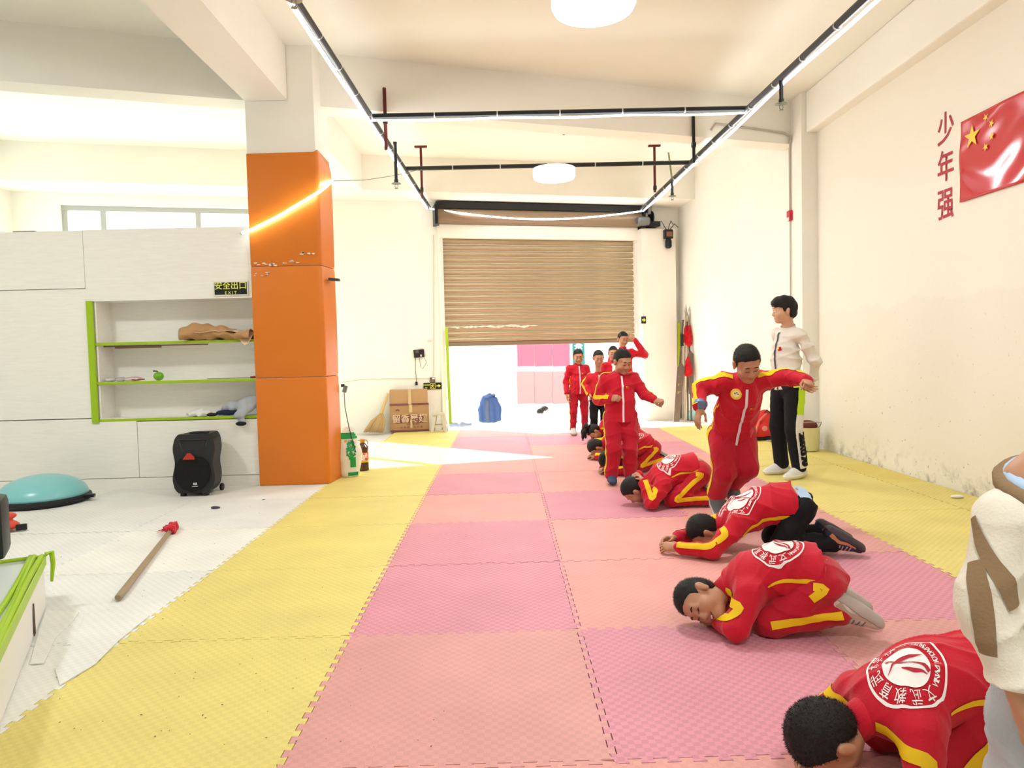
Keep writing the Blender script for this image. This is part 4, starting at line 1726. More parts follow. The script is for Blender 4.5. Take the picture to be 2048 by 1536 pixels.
# pale teal helmet and cloth at the foot of the bundle
gp = F(1392, 838)
gp.x -= .06
S = Shape().ell((gp.x, gp.y - .05, .07), (.12, .10, .09))
S.ell((gp.x + .06, gp.y - .03, .04), (.10, .07, .05))
S.noise = folds(.006, 40, 2)
S.cut(lambda X: X[..., 2] - .002)
o = link('head_guard', S.mesh(.01), mat('pale_teal', '9fd8cf', .5))
tag(o, 'pale teal head guard on the floor at the foot of the weapon bundle', 'head guard')
gp = F(1382, 806)
S = Shape().ell((F(1400, 836).x + .0, F(1400, 836).y + .08, .12), (.10, .07, .12))
S.noise = folds(.01, 40, 6)
S.cut(lambda X: X[..., 2] - .002)
o = link('cloth_bag', S.mesh(.012), mat('slate_bag', '8a8f8c', .8))
tag(o, 'grey cloth bag on the floor behind the teal head guard', 'bag')
gp = F(1424, 845)
S = Shape().cap((gp.x - .08, gp.y + .03, .03), (gp.x + .06, gp.y, .025), .035, .028, flat=(0, 0, 1), f=.8)
o = link('shoe', S.mesh(.008), mat('shoe_grey', '5d6064', .6))
tag(o, 'single grey shoe on the floor right of the weapon bundle', 'shoe')

# red backpack by the right bay wall
gp = F(1540, 880)
bp_ = thing('backpack', 'red school backpack with black base slumped against the bay wall', 'backpack', (gp.x, gp.y, 0))
S = Shape()
bx_, by_ = gp.x - .09, gp.y + .02
S.chain([(bx_, by_, .08), (bx_ + .02, by_ + .02, .22), (bx_ + .05, by_ + .03, .30)], [.14, .125, .07], k=.05, flat=(-.2, -1, 0), f=.6)
S.ell((bx_ - .02, by_ - .07, .13), (.09, .04, .09), k=.03)
S.noise = folds(.006, 35, 11)
S.cut(lambda X: X[..., 2] - .05)
world_child('bag_body', S.mesh(.007), mat('backpack_red', 'cf2f2a', .55, .3), bp_)
S2 = Shape().chain([(bx_ - .12, by_ - .02, .03), (bx_ + .12, by_ - .02, .03)], [.05, .05], flat=(0, 0, 1), f=.6)
S2.cut(lambda X: X[..., 2] - .002)
world_child('bag_base', S2.mesh(.007), mat('navy_base', '22242e', .6), bp_)
MB().tube([(bx_ + .05, by_ - .02, .34), (bx_ - .06, by_ - .06, .25), (bx_ - .12, by_ - .1, .12), (bx_ - .16, by_ - .1, .04)], .016, 8).add('strap', mat('strap_orange', 'e06a58', .6), bp_, smooth=True)
MB().tube([(bx_ + .02, by_ - .03, .35), (bx_ + .05, by_ - .03, .385), (bx_ + .09, by_ - .03, .35)], .008, 6).add('top_loop', BLACK, bp_, smooth=True)
MB().ell((bx_ - .16, by_ - .1, .02), (.05, .03, .02)).add('water_bottle', mat('bottle_pale', 'dfe3e6', .3), bp_, smooth='all')
MB().lathe([(.03, -.012), (.035, 0), (.02, .004)], (bx_ - .01, by_ - .11, .16), 18, axis=(0, -1, 0)).add('emblem_patch', mat('patch_pink', 'e58a80', .6), bp_, smooth=True)
# cream bucket behind the coach
gp = F(1640, 903)
bk_ = thing('bucket', 'pale cream bucket with a dark red cloth in it by the right column', 'bucket', (3.3, 8.0, 0))
MB().lathe([(.10, .001), (.115, .01), (.135, .27), (.128, .272), (.11, .03)], (3.42, 7.97, 0), 28).add('bucket_body', mat('bucket_cream', 'd8d19a', .45), bk_, smooth=True)
MB().tube([(3.29, 7.96, .26), (3.3, 7.87, .33), (3.42, 7.84, .34), (3.54, 7.87, .33), (3.55, 7.96, .26)], .005, 6).add('handle', STEEL, bk_, smooth=True)
MB().ell((3.42, 7.97, .29), (.11, .11, .06)).add('cloth', mat('maroon_cloth', '6a3030', .8), bk_, smooth='all')

# ---------------------------------------------------------------- flag and painted slogan on the right wall
fl = thing('flag_poster', 'glossy red flag poster with five yellow stars on the right wall', 'flag', (3.64, 5.1, 2.6))
GX = 3.645
FY1, FZ1, FZ0 = 5.63, 2.925, 2.30
bm = bmesh.new()
nu, nv = 44, 30
gg = []
for i in range(nu + 1):
    row = []
    for j in range(nv + 1):
        y = FY1 - 1.0 * i / nu
        z = FZ0 + (FZ1 - FZ0) * j / nv
        w = .004 * math.sin(7 * y + 3 * z + 1.3 * math.sin(9 * z)) + .003 * math.sin(17 * z + 3 * math.sin(5 * y))
        row.append(bm.verts.new((GX - .007 - w, y, z)))
    gg.append(row)
for i in range(nu):
    for j in range(nv):
        bm.faces.new((gg[i][j], gg[i + 1][j], gg[i + 1][j + 1], gg[i][j + 1]))
bmesh.ops.recalc_face_normals(bm, faces=bm.faces)
bmesh.ops.solidify(bm, geom=bm.faces, thickness=.001)
me = bpy.data.meshes.new('flag_sheet')
bm.to_mesh(me)
bm.free()
shade(me)
world_child('flag_sheet', me, mat('flag_red', 'c8202c', .14, .6), fl)
YEL = mat('star_yellow', 'f2d230', .3)


def star(cy, cz, r, rot):
    m = MB()
    pts = []
    for k in range(10):
        a = rot + PI / 2 + k * PI / 5
        rr = r if k % 2 == 0 else r * .382
        pts.append((GX - .016, cy - rr * math.cos(a), cz + rr * math.sin(a)))
    m.slab(pts, (-.002, 0, 0))
    return m.add('star', YEL, fl)


fw, fh = .93, FZ1 - FZ0
u = fw / 30
star(FY1 - 5 * u, FZ1 - 5 * u, 3 * u, 0)
for cx_, cy_ in ((10, 2), (12, 4), (12, 7), (10, 9)):
    star(FY1 - cx_ * u, FZ1 - cy_ * u, u, math.atan2(5 - cy_, 5 - cx_) + PI / 2)
sg = thing('wall_slogan', 'column of red brush characters painted on the right wall beside the flag', 'lettering', (3.645, 5.83, 2.6))
for s_, z in (('少', 2.925), ('年', 2.62), ('强', 2.315)):
    flat_text('character', s_, .27, (3.648, 5.83, z), (0, -1, 0), (0, 0, 1), mat('slogan_red', 'b22230', .5), sg, bold=.012, sx=.82)

# fire alarm and conduit at the right column
al = thing('fire_alarm', 'small red fire alarm button on the right column edge', 'alarm', (3.45, 8.5, 2.7))
cpx = 3.47
MB().box((cpx - .02, 8.50, 2.74), (.04, .09, .12), bevel=.006).add('alarm_box', mat('alarm_red', 'c2283a', .4), al)
MB().box((cpx - .03, 8.50, 2.70), (.03, .06, .04), bevel=.004).add('alarm_face', WHITE_M, al)
ac = thing('alarm_conduit', 'thin grey conduit from the ceiling pipe down past the fire alarm', 'conduit', (3.45, 8.52, 2))
GC = mat('conduit_grey', 'b9b2a4', .5)
pj = lambda x, z: Vector((x, fy(x) - .015, z))
MB().tube([pj(2.42, 3.66), pj(2.48, 3.74), pj(3.0, 3.72), pj(3.38, 3.70)], .012, 8).add('upper_run', GC, ac, smooth=True)
MB().tube([pj(3.38, 3.70), Vector((3.45, 8.46, 3.66)), Vector((3.455, 8.5, 3.5)), Vector((3.455, 8.5, 2.8))], .012, 8).add('down_run', GC, ac, smooth=True)
MB().tube([Vector((3.455, 8.5, 2.68)), Vector((3.455, 8.5, 1.2))], .008, 8).add('lower_run', GC, ac, smooth=True)

# ---------------------------------------------------------------- pipes, strip lights, hangers under the ceiling
PIPE = mat('pipe_black', '1e2428', .4, .5, metal=.3)
RUST = mat('rust_red_steel', '6b2f28', .6, .3)
LED = emis('led_white', 'ffffff', 14.0)
RZ = 3.47


def rail(name, pts, r, label, cat='pipe', m=PIPE):
    t_ = thing(name, label, cat, pts[0])
    MB().tube(pts, r, 10).add('pipe_run', m, t_, smooth=True)
    n_ = max(1, int((Vector(pts[-1]) - Vector(pts[0])).length / .55))
    cm = MB()
    for k in range(1, n_):
        p_ = Vector(pts[0]).lerp(Vector(pts[-1]), k / n_)
        d_ = (Vector(pts[-1]) - Vector(pts[0])).normalized()
        cm.lathe([(r + .002, -.006), (r + .002, .006)], p_, 10, axis=d_)
    cm.add('cable_ties', mat('tie_white', 'cfd2d2', .5), t_)['kind'] = 'stuff'
    return t_


Lx = lambda y: -1.26 + (y - 4.5) * (.17 / 6.8)
Rx = lambda y: 2.44 - (y - 4.5) * (.14 / 7.4)
PA = [Vector((Lx(y), y, RZ)) for y in (-1.5, 4.5, 8.8, 11.2)]
PB = [Vector((Rx(y), y, RZ - .004 * max(0, y - 9))) for y in (-1.5, 4.5, 8.8, 11.75)]
rail('ceiling_pipe', PA, .026, 'black pipe running along the hall to the left end of the shutter')
rail('ceiling_pipe', PB, .03, 'black pipe running along the hall to the right end of the shutter')
for y, lab in ((4.5, 'black crossbar pipe at the top edge above the large lamp'), (6.9, 'black crossbar pipe below the ceiling beam'), (8.85, 'far black crossbar pipe carrying the small lamp')):
    rail('crossbar_pipe', [Vector((Lx(y), y, RZ + .012)), Vector((Rx(y), y, RZ + .012))], .026, lab)


def led(pts, label, r=.013):
    o_ = MB().tube(pts, r, 8).add('strip_light', LED, smooth=True)
    return tag(o_, label, 'strip light', 'white strip lights on the pipes')


led([p_ + Vector((-.03, 0, -.03)) for p_ in [Vector((Lx(y), y, RZ + .01 * math.sin(y * 2))) for y in [-1.5 + i * .6 for i in range(22)]]], 'white strip light tied under the left long pipe')
led([p_ + Vector((.035, 0, -.04)) for p_ in [Vector((Rx(y), y, RZ + .012 * math.sin(y * 2.3))) for y in [-1.5 + i * .6 for i in range(23)]]], 'white strip light tied under the right long pipe')
led([Vector((Lx(6.9) + (Rx(6.9) - Lx(6.9)) * t, 6.89, RZ - .028 - .012 * math.sin(t * 9) ** 2)) for t in [i / 20 for i in range(21)]], 'white strip light tied under the middle crossbar', .009)
pa, pb = Vector((Lx(11.2), 11.15, RZ - .02)), Vector((Rx(11.7), 11.65, RZ - .06))
led([pa.lerp(pb, t) + Vector((0, -.12 * math.sin(PI * t), -.17 * math.sin(PI * t) + .02 * t)) for t in [i / 20 for i in range(21)]], 'white strip light sagging in front of the shutter coil', .011)
pa, pb = A(484, 466, 6.6), A(664, 362, 7.02)
led([pa, A(500, 461, 6.635), A(555, 434, 6.64), A(640, 383, 6.63), A(652, 373, 6.66), pb], 'white strip light slung across the orange pillar', .013)
o = MB().tube([A(664, 362, 7.02), A(730, 360, 7.5), A(790, 351, 8.0), A(836, 340, 8.6)], .004, 6).add('thin_wire', mat('wire_grey', '8d8f8d', .5), smooth=True)
tag(o, 'thin wire from the orange pillar to the far crossbar', 'wire')
o = MB().tube([A(484, 466, 6.6), A(490, 462, 6.66), A(482, 467, 6.715)], [.012, .016, .012], 8).add('strip_end', WHITE_M, smooth=True)
tag(o, 'white end cap of the strip light on top of the shelf wall', 'strip light')


def hanger(px_, y0, z0, z1, label, tee=False, m=RUST, x=None):
    xx = x if x is not None else A(px_, 300, y0).x
    t_ = thing('pipe_hanger', label, 'hanger', (xx, y0, z1), group='steel pipe hangers')
    MB().box((xx, y0, (z0 + z1) / 2), (.03, .03, z0 - z1)).add('hanger_bar', m, t_)
    MB().box((xx, y0 - .016, (z0 + z1) / 2), (.008, .01, z0 - z1)).add('hanger_rib', m, t_)
    if tee:
        MB().box((xx, y0, z0 + .01), (.17, .05, .022)).add('ceiling_plate', m, t_)
    MB().lathe([(.034, -.02), (.034, .02)], (xx, y0, RZ + .01), 10, axis=(1, 0, 0)).add('clamp', PIPE, t_)


hanger(789, 7.02, 3.79, 3.20, 'rust red hanger bar against the beam at the left pipe', x=-1.09)
hanger(858, 10.0, CEIL_Z - .02, 3.36, 'rust red T hanger under the ceiling on the left', tee=True, x=-1.075)
hanger(1318, 10.2, CEIL_Z - .02, 3.42, 'rust red T hanger under the ceiling on the right', tee=True, x=2.215)
hanger(1393, fy(2.20) - .02, 3.80, 3.28, 'dark hanger bar on the beam at the right long pipe', m=DARKM, x=2.20)


o = MB().tube([A(1335, 290, 10.6), A(1345, 366, 10.6)], .014, 8).add('thin_rod', mat('olive_rod', '8c8f6a', .5), smooth=True)
tag(o, 'thin olive rod hanging beside the right red T hanger', 'rod')


def sprinkler(p, z1, label, z0=RZ):
    t_ = thing('sprinkler', label, 'sprinkler', (p[0], p[1], z1), group='pendent fire sprinklers')
    x, y = p
    MB().lathe([(.022, z0), (.018, z0 - .03), (.017, z1 + .1), (.022, z1 + .09), (.022, z1 + .06)], (x, y, 0), 12).add('drop_pipe', PIPE, t_, smooth=True)
    MB().lathe([(.012, z1 + .065), (.05, z1 + .055), (.052, z1 + .05), (.012, z1 + .045)], (x, y, 0), 18).add('escutcheon', mat('dull_brass', '8a8d84', .35, .5, metal=.7), t_, smooth=True)
    m_ = MB()
    m_.tube([(x - .012, y, z1 + .045), (x - .016, y, z1 + .02), (x, y, z1 + .004)], .003, 5)
    m_.tube([(x + .012, y, z1 + .045), (x + .016, y, z1 + .02), (x, y, z1 + .004)], .003, 5)
    m_.lathe([(.02, z1), (.02, z1 + .004)], (x, y, 0), 12)
    m_.add('deflector', mat('dull_brass', '8a8d84'), t_)


sprinkler((-1.10, 7.7), 2.98, 'long black sprinkler drop below the left pipe')
sprinkler((Rx(6.1), 6.1), 3.20, 'black sprinkler drop on the right pipe near the crossbar')
sprinkler((Rx(9.7), 9.7), 3.2, 'small sprinkler drop on the far right pipe')
t_ = A(588, 10, 4.45)
sprinkler((t_.x, t_.y), 3.34, 'sprinkler beside the left pipe at the top edge')
dt = A(1128, 290, 7.9)
fd = thing('smoke_detector', 'small grey ceiling sprinkler head in the far bay', 'sprinkler', (dt.x, 9.2, 4.0))
xx = A(1128, 290, 9.2).x
MB().lathe([(.05, CEIL_Z), (.055, CEIL_Z - .02), (.02, CEIL_Z - .035), (.02, CEIL_Z - .08), (.03, CEIL_Z - .09), (.012, CEIL_Z - .13)], (xx, 9.2, 0), 16).add('detector_head', mat('dull_brass', '8a8d84'), fd, smooth=True)
jb = A(838, 14, 4.46)
jx = thing('junction_box', 'black junction box with loose wire ends on the top crossbar', 'junction box', jb)
MB().box((jb.x, 4.46, RZ - .04), (.06, .05, .05), bevel=.004).add('box_body', BLACK, jx)
MB().tube([(jb.x + .015, 4.46, RZ - .06), (jb.x + .02, 4.46, RZ - .085)], .004, 5).add('wire_end', BLACK, jx)
MB().tube([(jb.x + .026, 4.46, RZ - .05), (jb.x + .036, 4.46, RZ - .085)], .004, 5).add('wire_end', BLACK, jx)

# ---------------------------------------------------------------- outside the doorway
EXT = mat('white_render', 'f3f1ee', .8, .2)
PAVE = mat('pale_paving', 'e2dfd8', .8, .2, var=.05, vscale=2)
gnd = MB()
bwbox(gnd, -16, 16, -.8, -.5, -40, -.2)
g_ = struct('ground_outside', gnd, PAVE)
fb = thing('street_facade', 'white building wall across the street with pink posters', 'building', BW(0, 0, -6.5))
m = MB()
bwbox(m, -9, 12, -.5, 3.6, -6.7, -6.5)
m.add('facade_wall', EXT, fb)
rotn = rotw
fp = lambda px_, py_, out=-6.49: onwall(px_, py_, out)
PINK = mat('poster_pink', '8e4a5e', .6)
PINK2 = mat('poster_peach', '94706f', .6)
for r_, (y0, y1, mm) in enumerate(((684, 733, PINK), (742, 808, PINK2))):
    for x0, x1 in ((1035, 1068), (1070, 1104), (1106, 1139)):
        a_, b_ = fp(x0, y1), fp(x1, y0)
        c_ = (a_ + b_) / 2
        MB().box(c_, ((Vector((b_.x, b_.y, 0)) - Vector((a_.x, a_.y, 0))).length, b_.z - a_.z, .02), rot=rotn).add('poster_panel', mm, fb)
a_, b_ = fp(1146, 736), fp(1168, 670)
MB().box((a_ + b_) / 2, ((Vector((b_.x, b_.y, 0)) - Vector((a_.x, a_.y, 0))).length, b_.z - a_.z, .03), rot=rotn).add('teal_banner', mat('banner_teal', '0a6159', .6), fb)
flat_text('banner_lettering', '茶', .24, fp(1157, 692, -6.47), BW_U, (0, 0, 1), mat('banner_white', 'ffffff', .6), fb, bold=.02)
# blue jacket hung on a white chair in the street
jp = onwall(980, 845, -1.3)
jk = thing('blue_jacket', 'blue jacket draped over a white chair outside the doorway', 'jacket', (jp.x, jp.y, 0))
JB = mat('jacket_blue', '34456a', .8, .1, bump=.2, bscale=40)
jz = jp.z
S = Shape()
S.chain([(jp.x, jp.y, jz + .03), (jp.x, jp.y, jz + .3), (jp.x, jp.y, jz + .44)], [.145, .15, .09], k=.05, flat=(0, 1, 0), f=.5)
for s_ in (-1, 1):
    S.chain([(jp.x + s_ * .1, jp.y, jz + .42), (jp.x + s_ * .155, jp.y - .02, jz + .25), (jp.x + s_ * .16, jp.y - .04, jz + .06)], [.05, .05, .042], k=.03)
S.noise = folds(.008, 35, 5)
S.cut(lambda X: X[..., 2] - jz)
world_child('jacket_body', S.mesh(.01), JB, jk)
sbj = S.bvh()
world_child('front_opening', ribbon_mesh([([(jp.x - .05, jp.y - .2, jz + .45), (jp.x - .045, jp.y - .2, jz + .3), (jp.x - .05, jp.y - .2, jz + .02)], [(0, -1, 0)] * 3, [.05, .06, .07])], sbj, lift=.006), mat('jacket_lining', '3a4250', .8), jk)
MB().tube([(jp.x - .08, jp.y - .04, jz + .46), (jp.x - .02, jp.y - .07, jz + .47), (jp.x + .06, jp.y - .05, jz + .5), (jp.x + .1, jp.y + .0, jz + .49)], .02, 8).add('collar', JB, jk, smooth=True)
WCH = mat('white_chair_plastic', 'f4f3ef', .4)
wc = thing('white_chair', 'white plastic chair under the blue jacket outside', 'chair', (jp.x, jp.y + .1, -.5))
MB().box((jp.x, jp.y + .25, -.09), (.3, .3, .03), bevel=.008).add('seat', WCH, wc)
MB().box((jp.x, jp.y + .13, .12), (.22, .02, .4), bevel=.008).add('backrest', WCH, wc)
for x_ in (-.13, .13):
    for y_ in (.13, .38):
        MB().tube([(jp.x + x_, jp.y + y_, -.1), (jp.x + x_ * 1.1, jp.y + y_, -.498)], .016, 8).add('leg', WCH, wc)
# ---------------------------------------------------------------- ceiling lamps
LAMP_FACE = emis('lamp_diffuser', 'fffdf8', 6.0)
LAMP_SIDE = emis('lamp_side', 'fffdf8', 1.3)
LAMP_BODY = mat('lamp_white', 'f2f0ea', .4)


def round_lamp(loc, label, power):
    t = thing('ceiling_lamp', label, 'lamp', loc, group='round drum lamps under the pipes')
    x, y, z = loc
    MB().lathe([(.25, .02), (.262, .03), (.262, .12), (.2, .13)], loc, 40).add('lamp_body', LAMP_SIDE, t, smooth=True)
    MB().lathe([(.01, -.012), (.2, -.008), (.245, .0), (.256, .02), (.25, .022)], loc, 40).add('diffuser', LAMP_FACE, t, smooth=True)
    MB().lathe([(.03, .125), (.03, (3.465 if z < 3.6 else CEIL_Z) - z)], loc, 10).add('mount', LAMP_BODY, t)
    l = area_light('lamp_glow', (0, 0, -.02), power, .46, parent=t)
    return t


round_lamp((0.61, 4.48, 3.31), 'large round white drum lamp at the top of the hall, nearest the camera', 55)
round_lamp((0.68, 8.85, 3.32), 'small round glowing lamp under the far black crossbar', 55)
round_lamp((0.55, 0.1, 3.30), 'added round drum fill lamp, unseen behind the camera', 55)  # added out of view to fill the near part of the hall
lt_ = round_lamp((-4.4, 3.6, 3.94), 'added round drum fill lamp, unseen on the ceiling over the white mats', 75)  # added out of view to brighten the left side and shelf wall
# ---------------------------------------------------------------- people
SKIN = mat('skin', 'b98768', 0.5, 0.35, var=.04, vscale=25)
SKIN_L = mat('skin_light', 'd0a080', 0.5, 0.35, var=.04, vscale=25)
HAIR = mat('hair_black', '1a1715', 0.6, 0.3, bump=.35, bscale=300)
REDC = mat('tracksuit_red', 'c4112a', 0.72, 0.25, bump=.15, bscale=120, sheen=.15)
REDD = mat('tracksuit_red_trousers', 'b80f28', 0.72, 0.25, bump=.15, bscale=120, sheen=.15)
YELC = mat('stripe_yellow', 'eac21a', 0.65, 0.25)
BLKC = mat('trouser_black', '16171a', 0.75, 0.2, bump=.15, bscale=120)
ZIPW = mat('zip_white', 'e9e4ea', 0.5, 0.4)
CREAM = mat('jacket_cream', 'e2dbd0', 0.8, 0.2, bump=.15, bscale=100)
PRINTW = mat('print_white', 'f3ece8', 0.6, 0.3)
PRINTR = mat('print_red', 'b31a30', 0.6, 0.3)
DARKF = mat('face_dark', '2a1a16', 0.6, 0.2)
LIPS = mat('lips', '9a5a50', 0.5, 0.3)
TEETH = mat('teeth', 'efe6da', 0.4, 0.4)
NAVY = mat('navy_undershirt', '26304f', .8, .2)
LIMEP = mat('lime_print', 'b9dc22', .6, .3)


class Fr:
    """local frame: x forward, y to the person's left, z up"""

    def __init__(self, o, deg, z=0.0, s=1.0):
        a = math.radians(deg)
        self.o = V3((o[0], o[1], z))
        self.f = V3((math.cos(a), math.sin(a), 0))
        self.l = V3((-math.sin(a), math.cos(a), 0))
        self.u = V3((0, 0, 1))
        self.s = s

    def p(self, x, y, z):
        return self.o + (self.f * x + self.l * y + self.u * z) * self.s

    def d(self, x, y, z):
        return unit(self.f * x + self.l * y + self.u * z)


def hand(S, wr, d, n, t, sc, curl=(.3, .4, .3), spread=.12, thumb_in=0.4, k=.006):
    """palm, four unequal fingers and a thumb. d = along the hand, n = palm side, t = thumb side"""
    d, n = unit(d), unit(n)
    n = unit(n - d * (n @ d))
    t = unit(t)
    t = unit(t - d * (t @ d) - n * (t @ n))
    P = lambda a, b, c: wr + (d * a + t * b + n * c) * sc
    S.cap(P(-.02, 0, 0), P(.03, 0, 0), .026 * sc, .03 * sc, .015, n, .75)
    S.cap(P(.035, .004, 0), P(.078, 0, 0), .036 * sc, .039 * sc, .012, n, .42)
    S.ell(P(.035, .025, .010), V3((.026, .018, .017)) * sc, np.stack([d, t, n], 1), .012)
    for off, ln, r in ((.029, .92, .0088), (.010, 1.05, .0090), (-.010, .98, .0086), (-.029, .78, .0078)):
        a = 0.0
        q = P(.082, off, 0.0)
        dd = unit(d + t * (off * spread / .03))
        for ph, L in enumerate((.046, .028, .022)):
            a += curl[ph]
            q2 = q + (dd * math.cos(a) + n * math.sin(a)) * L * ln * sc
            S.cap(q, q2, r * sc * (1 - .07 * ph), r * sc * (1 - .07 * (ph + 1)), k if ph == 0 else .004)
            q = q2
    q = P(.025, .032, .006)
    a0 = unit(d * .7 + t * (.75 - thumb_in) + n * (.25 + thumb_in))
    q2 = q + a0 * .042 * sc
    S.cap(q, q2, .0125 * sc, .0105 * sc, .01)
    a1 = unit(d * .9 + t * (.15 - thumb_in * .9) + n * (.2 + thumb_in * .6))
    q3 = q2 + a1 * .030 * sc
    S.cap(q2, q3, .0102 * sc, .009 * sc, .004)
    S.cap(q3, q3 + unit(a1 + n * .3) * .022 * sc, .009 * sc, .0072 * sc, .004)


class Head:
    def __init__(self, c, hf, hu, hs):
        self.c = V3(c)
        self.f = unit(hf)
        u = unit(hu)
        self.u = unit(u - self.f * (u @ self.f))
        self.l = np.cross(self.u, self.f)
        self.s = hs
        self.M = np.stack([self.f, self.l, self.u], 1)

    def p(self, x, y, z):
        return self.c + (self.f * x + self.l * y + self.u * z) * self.s

    def add(self, S):
        s, M = self.s, self.M
        E = lambda c, r, k=.02: S.ell(self.p(*c), V3(r) * s, M, k * s)
        E((-.012, 0, .028), (.094, .076, .088))
        E((.022, 0, -.045), (.064, .058, .066), .03)
        E((.060, 0, -.092), (.026, .026, .020), .03)
        for y in (1, -1):
            E((.052, .036 * y, -.034), (.034, .030, .034), .02)
            E((-.01, .078 * y, -.012), (.018, .010, .032), .006)
            E((-.014, .085 * y, .002), (.016, .007, .020), .006)
            E((.073, .030 * y, .000), (.014, .017, .011), .012)
            E((.088, .011 * y, -.036), (.010, .010, .008), .008)
        S.cap(self.p(.082, 0, .004), self.p(.100, 0, -.030), .008 * s, .011 * s, .014 * s)
        S.cap(self.p(.079, -.032, .026), self.p(.079, .032, .026), .010 * s, .010 * s, .02 * s)
        E((.083, 0, -.060), (.011, .022, .006), .006)
        E((.081, 0, -.072), (.011, .019, .006), .006)

    def hair(self, h, style='buzz', seed=0):
        s = self.s
        S = Shape()
        g = .0025 if style == 'buzz' else .012
        S.ell(self.p(-.014, 0, .030), (V3((.096, .078, .091)) + g) * s, self.M, .02)
        S.ell(self.p(-.045, 0, -.01), (V3((.060, .064, .075)) + g) * s, self.M, .03)
        if style == 'fringe':
            S.ell(self.p(.035, .0, .085), V3((.062, .066, .036)) * s, self.M, .03)
            S.ell(self.p(.07, .0, .068), V3((.035, .055, .024)) * s, self.M, .02)
        M, c = self.M, self.c
        xs = np.array([-.2, -.07, -.035, -.025, .0, .022, .030, .05, .075, .2])
        zs = np.array([-.085, -.075, -.055, .012, .020, .000, .040, .060, .070, .074])
        if style == 'fringe':
            zs = np.array([-.09, -.08, -.065, .0, .005, -.015, .02, .03, .040, .046])

        def keep(X):
            q = (X - c) @ M / s
            return (q[..., 2] - np.interp(q[..., 0], xs, zs)) * s * .55
        S.cut(keep)
        n1 = folds(.0010, 300, seed)
        n2 = folds(.0008 if style == 'buzz' else .004, 90, seed + 1)
        S.noise = lambda X: n1(X) + n2(X)
        return S.mesh(h, 'hair')

    def face(self, bvh, parent, style='down'):
        s = self.s
        R = lambda pts, w: ribbon_mesh([([self.p(*q) for q in pts], [self.f] * len(pts), [x * s for x in w])], bvh, lift=.0012, across=3, step=.004)
        for y in (1, -1):
            world_child('eyebrow', R([(.1, .014 * y, .028), (.1, .032 * y, .033), (.09, .050 * y, .026)], (.005, .007, .003)), HAIR, parent)
            if style == 'open':
                world_child('eye', R([(.1, .016 * y, .001), (.1, .030 * y, .003), (.09, .044 * y, .001)], (.003, .010, .003)), TEETH, parent)
                world_child('iris', R([(.1, .026 * y, .002), (.1, .034 * y, .002)], (.009, .009)), DARKF, parent)
                world_child('eyelid', R([(.1, .014 * y, .004), (.1, .030 * y, .008), (.09, .047 * y, .003)], (.002, .0032, .002)), DARKF, parent)
            else:
                world_child('eye', R([(.1, .014 * y, -.001), (.1, .030 * y, -.004), (.09, .047 * y, -.002)], (.0025, .005, .002)), DARKF, parent)
        if style == 'smile':
            world_child('mouth', R([(.1, -.030, -.058), (.11, 0, -.068), (.1, .030, -.058)], (.005, .018, .005)), mat('mouth_dark', '7a3634', .5), parent)
            world_child('teeth', R([(.11, -.020, -.060), (.12, 0, -.065), (.11, .020, -.060)], (.003, .008, .003)), TEETH, parent)
        else:
            world_child('mouth', R([(.1, -.021, -.066), (.11, 0, -.066), (.1, .021, -.066)], (.002, .006, .002)), LIPS, parent)


def fuzz_mesh(me, n, L, seed):
    """short hair standing off the scalp as slim blades"""
    r = np.random.RandomState(seed)
    nv = len(me.vertices)
    co = np.empty(nv * 3)
    no = np.empty(nv * 3)
    me.vertices.foreach_get('co', co)
    me.vertices.foreach_get('normal', no)
    co, no = co.reshape(-1, 3), no.reshape(-1, 3)
    i = r.randint(0, nv, n)
    p = co[i] + r.normal(size=(n, 3)) * .0018
    d = no[i] + r.normal(size=(n, 3)) * .45
    d /= np.linalg.norm(d, axis=1)[:, None]
    sd = np.cross(d, r.normal(size=(n, 3)))
    sd /= np.linalg.norm(sd, axis=1)[:, None]
    ln = L * r.uniform(.5, 1, (n, 1))
    v = np.stack([p - sd * .0007 - d * .001, p + sd * .0007 - d * .001, p + d * ln], 1).reshape(-1, 3)
    m = bpy.data.meshes.new('hair_fuzz')
    m.from_pydata(v.tolist(), [], [(3 * k, 3 * k + 1, 3 * k + 2) for k in range(n)])
    return m


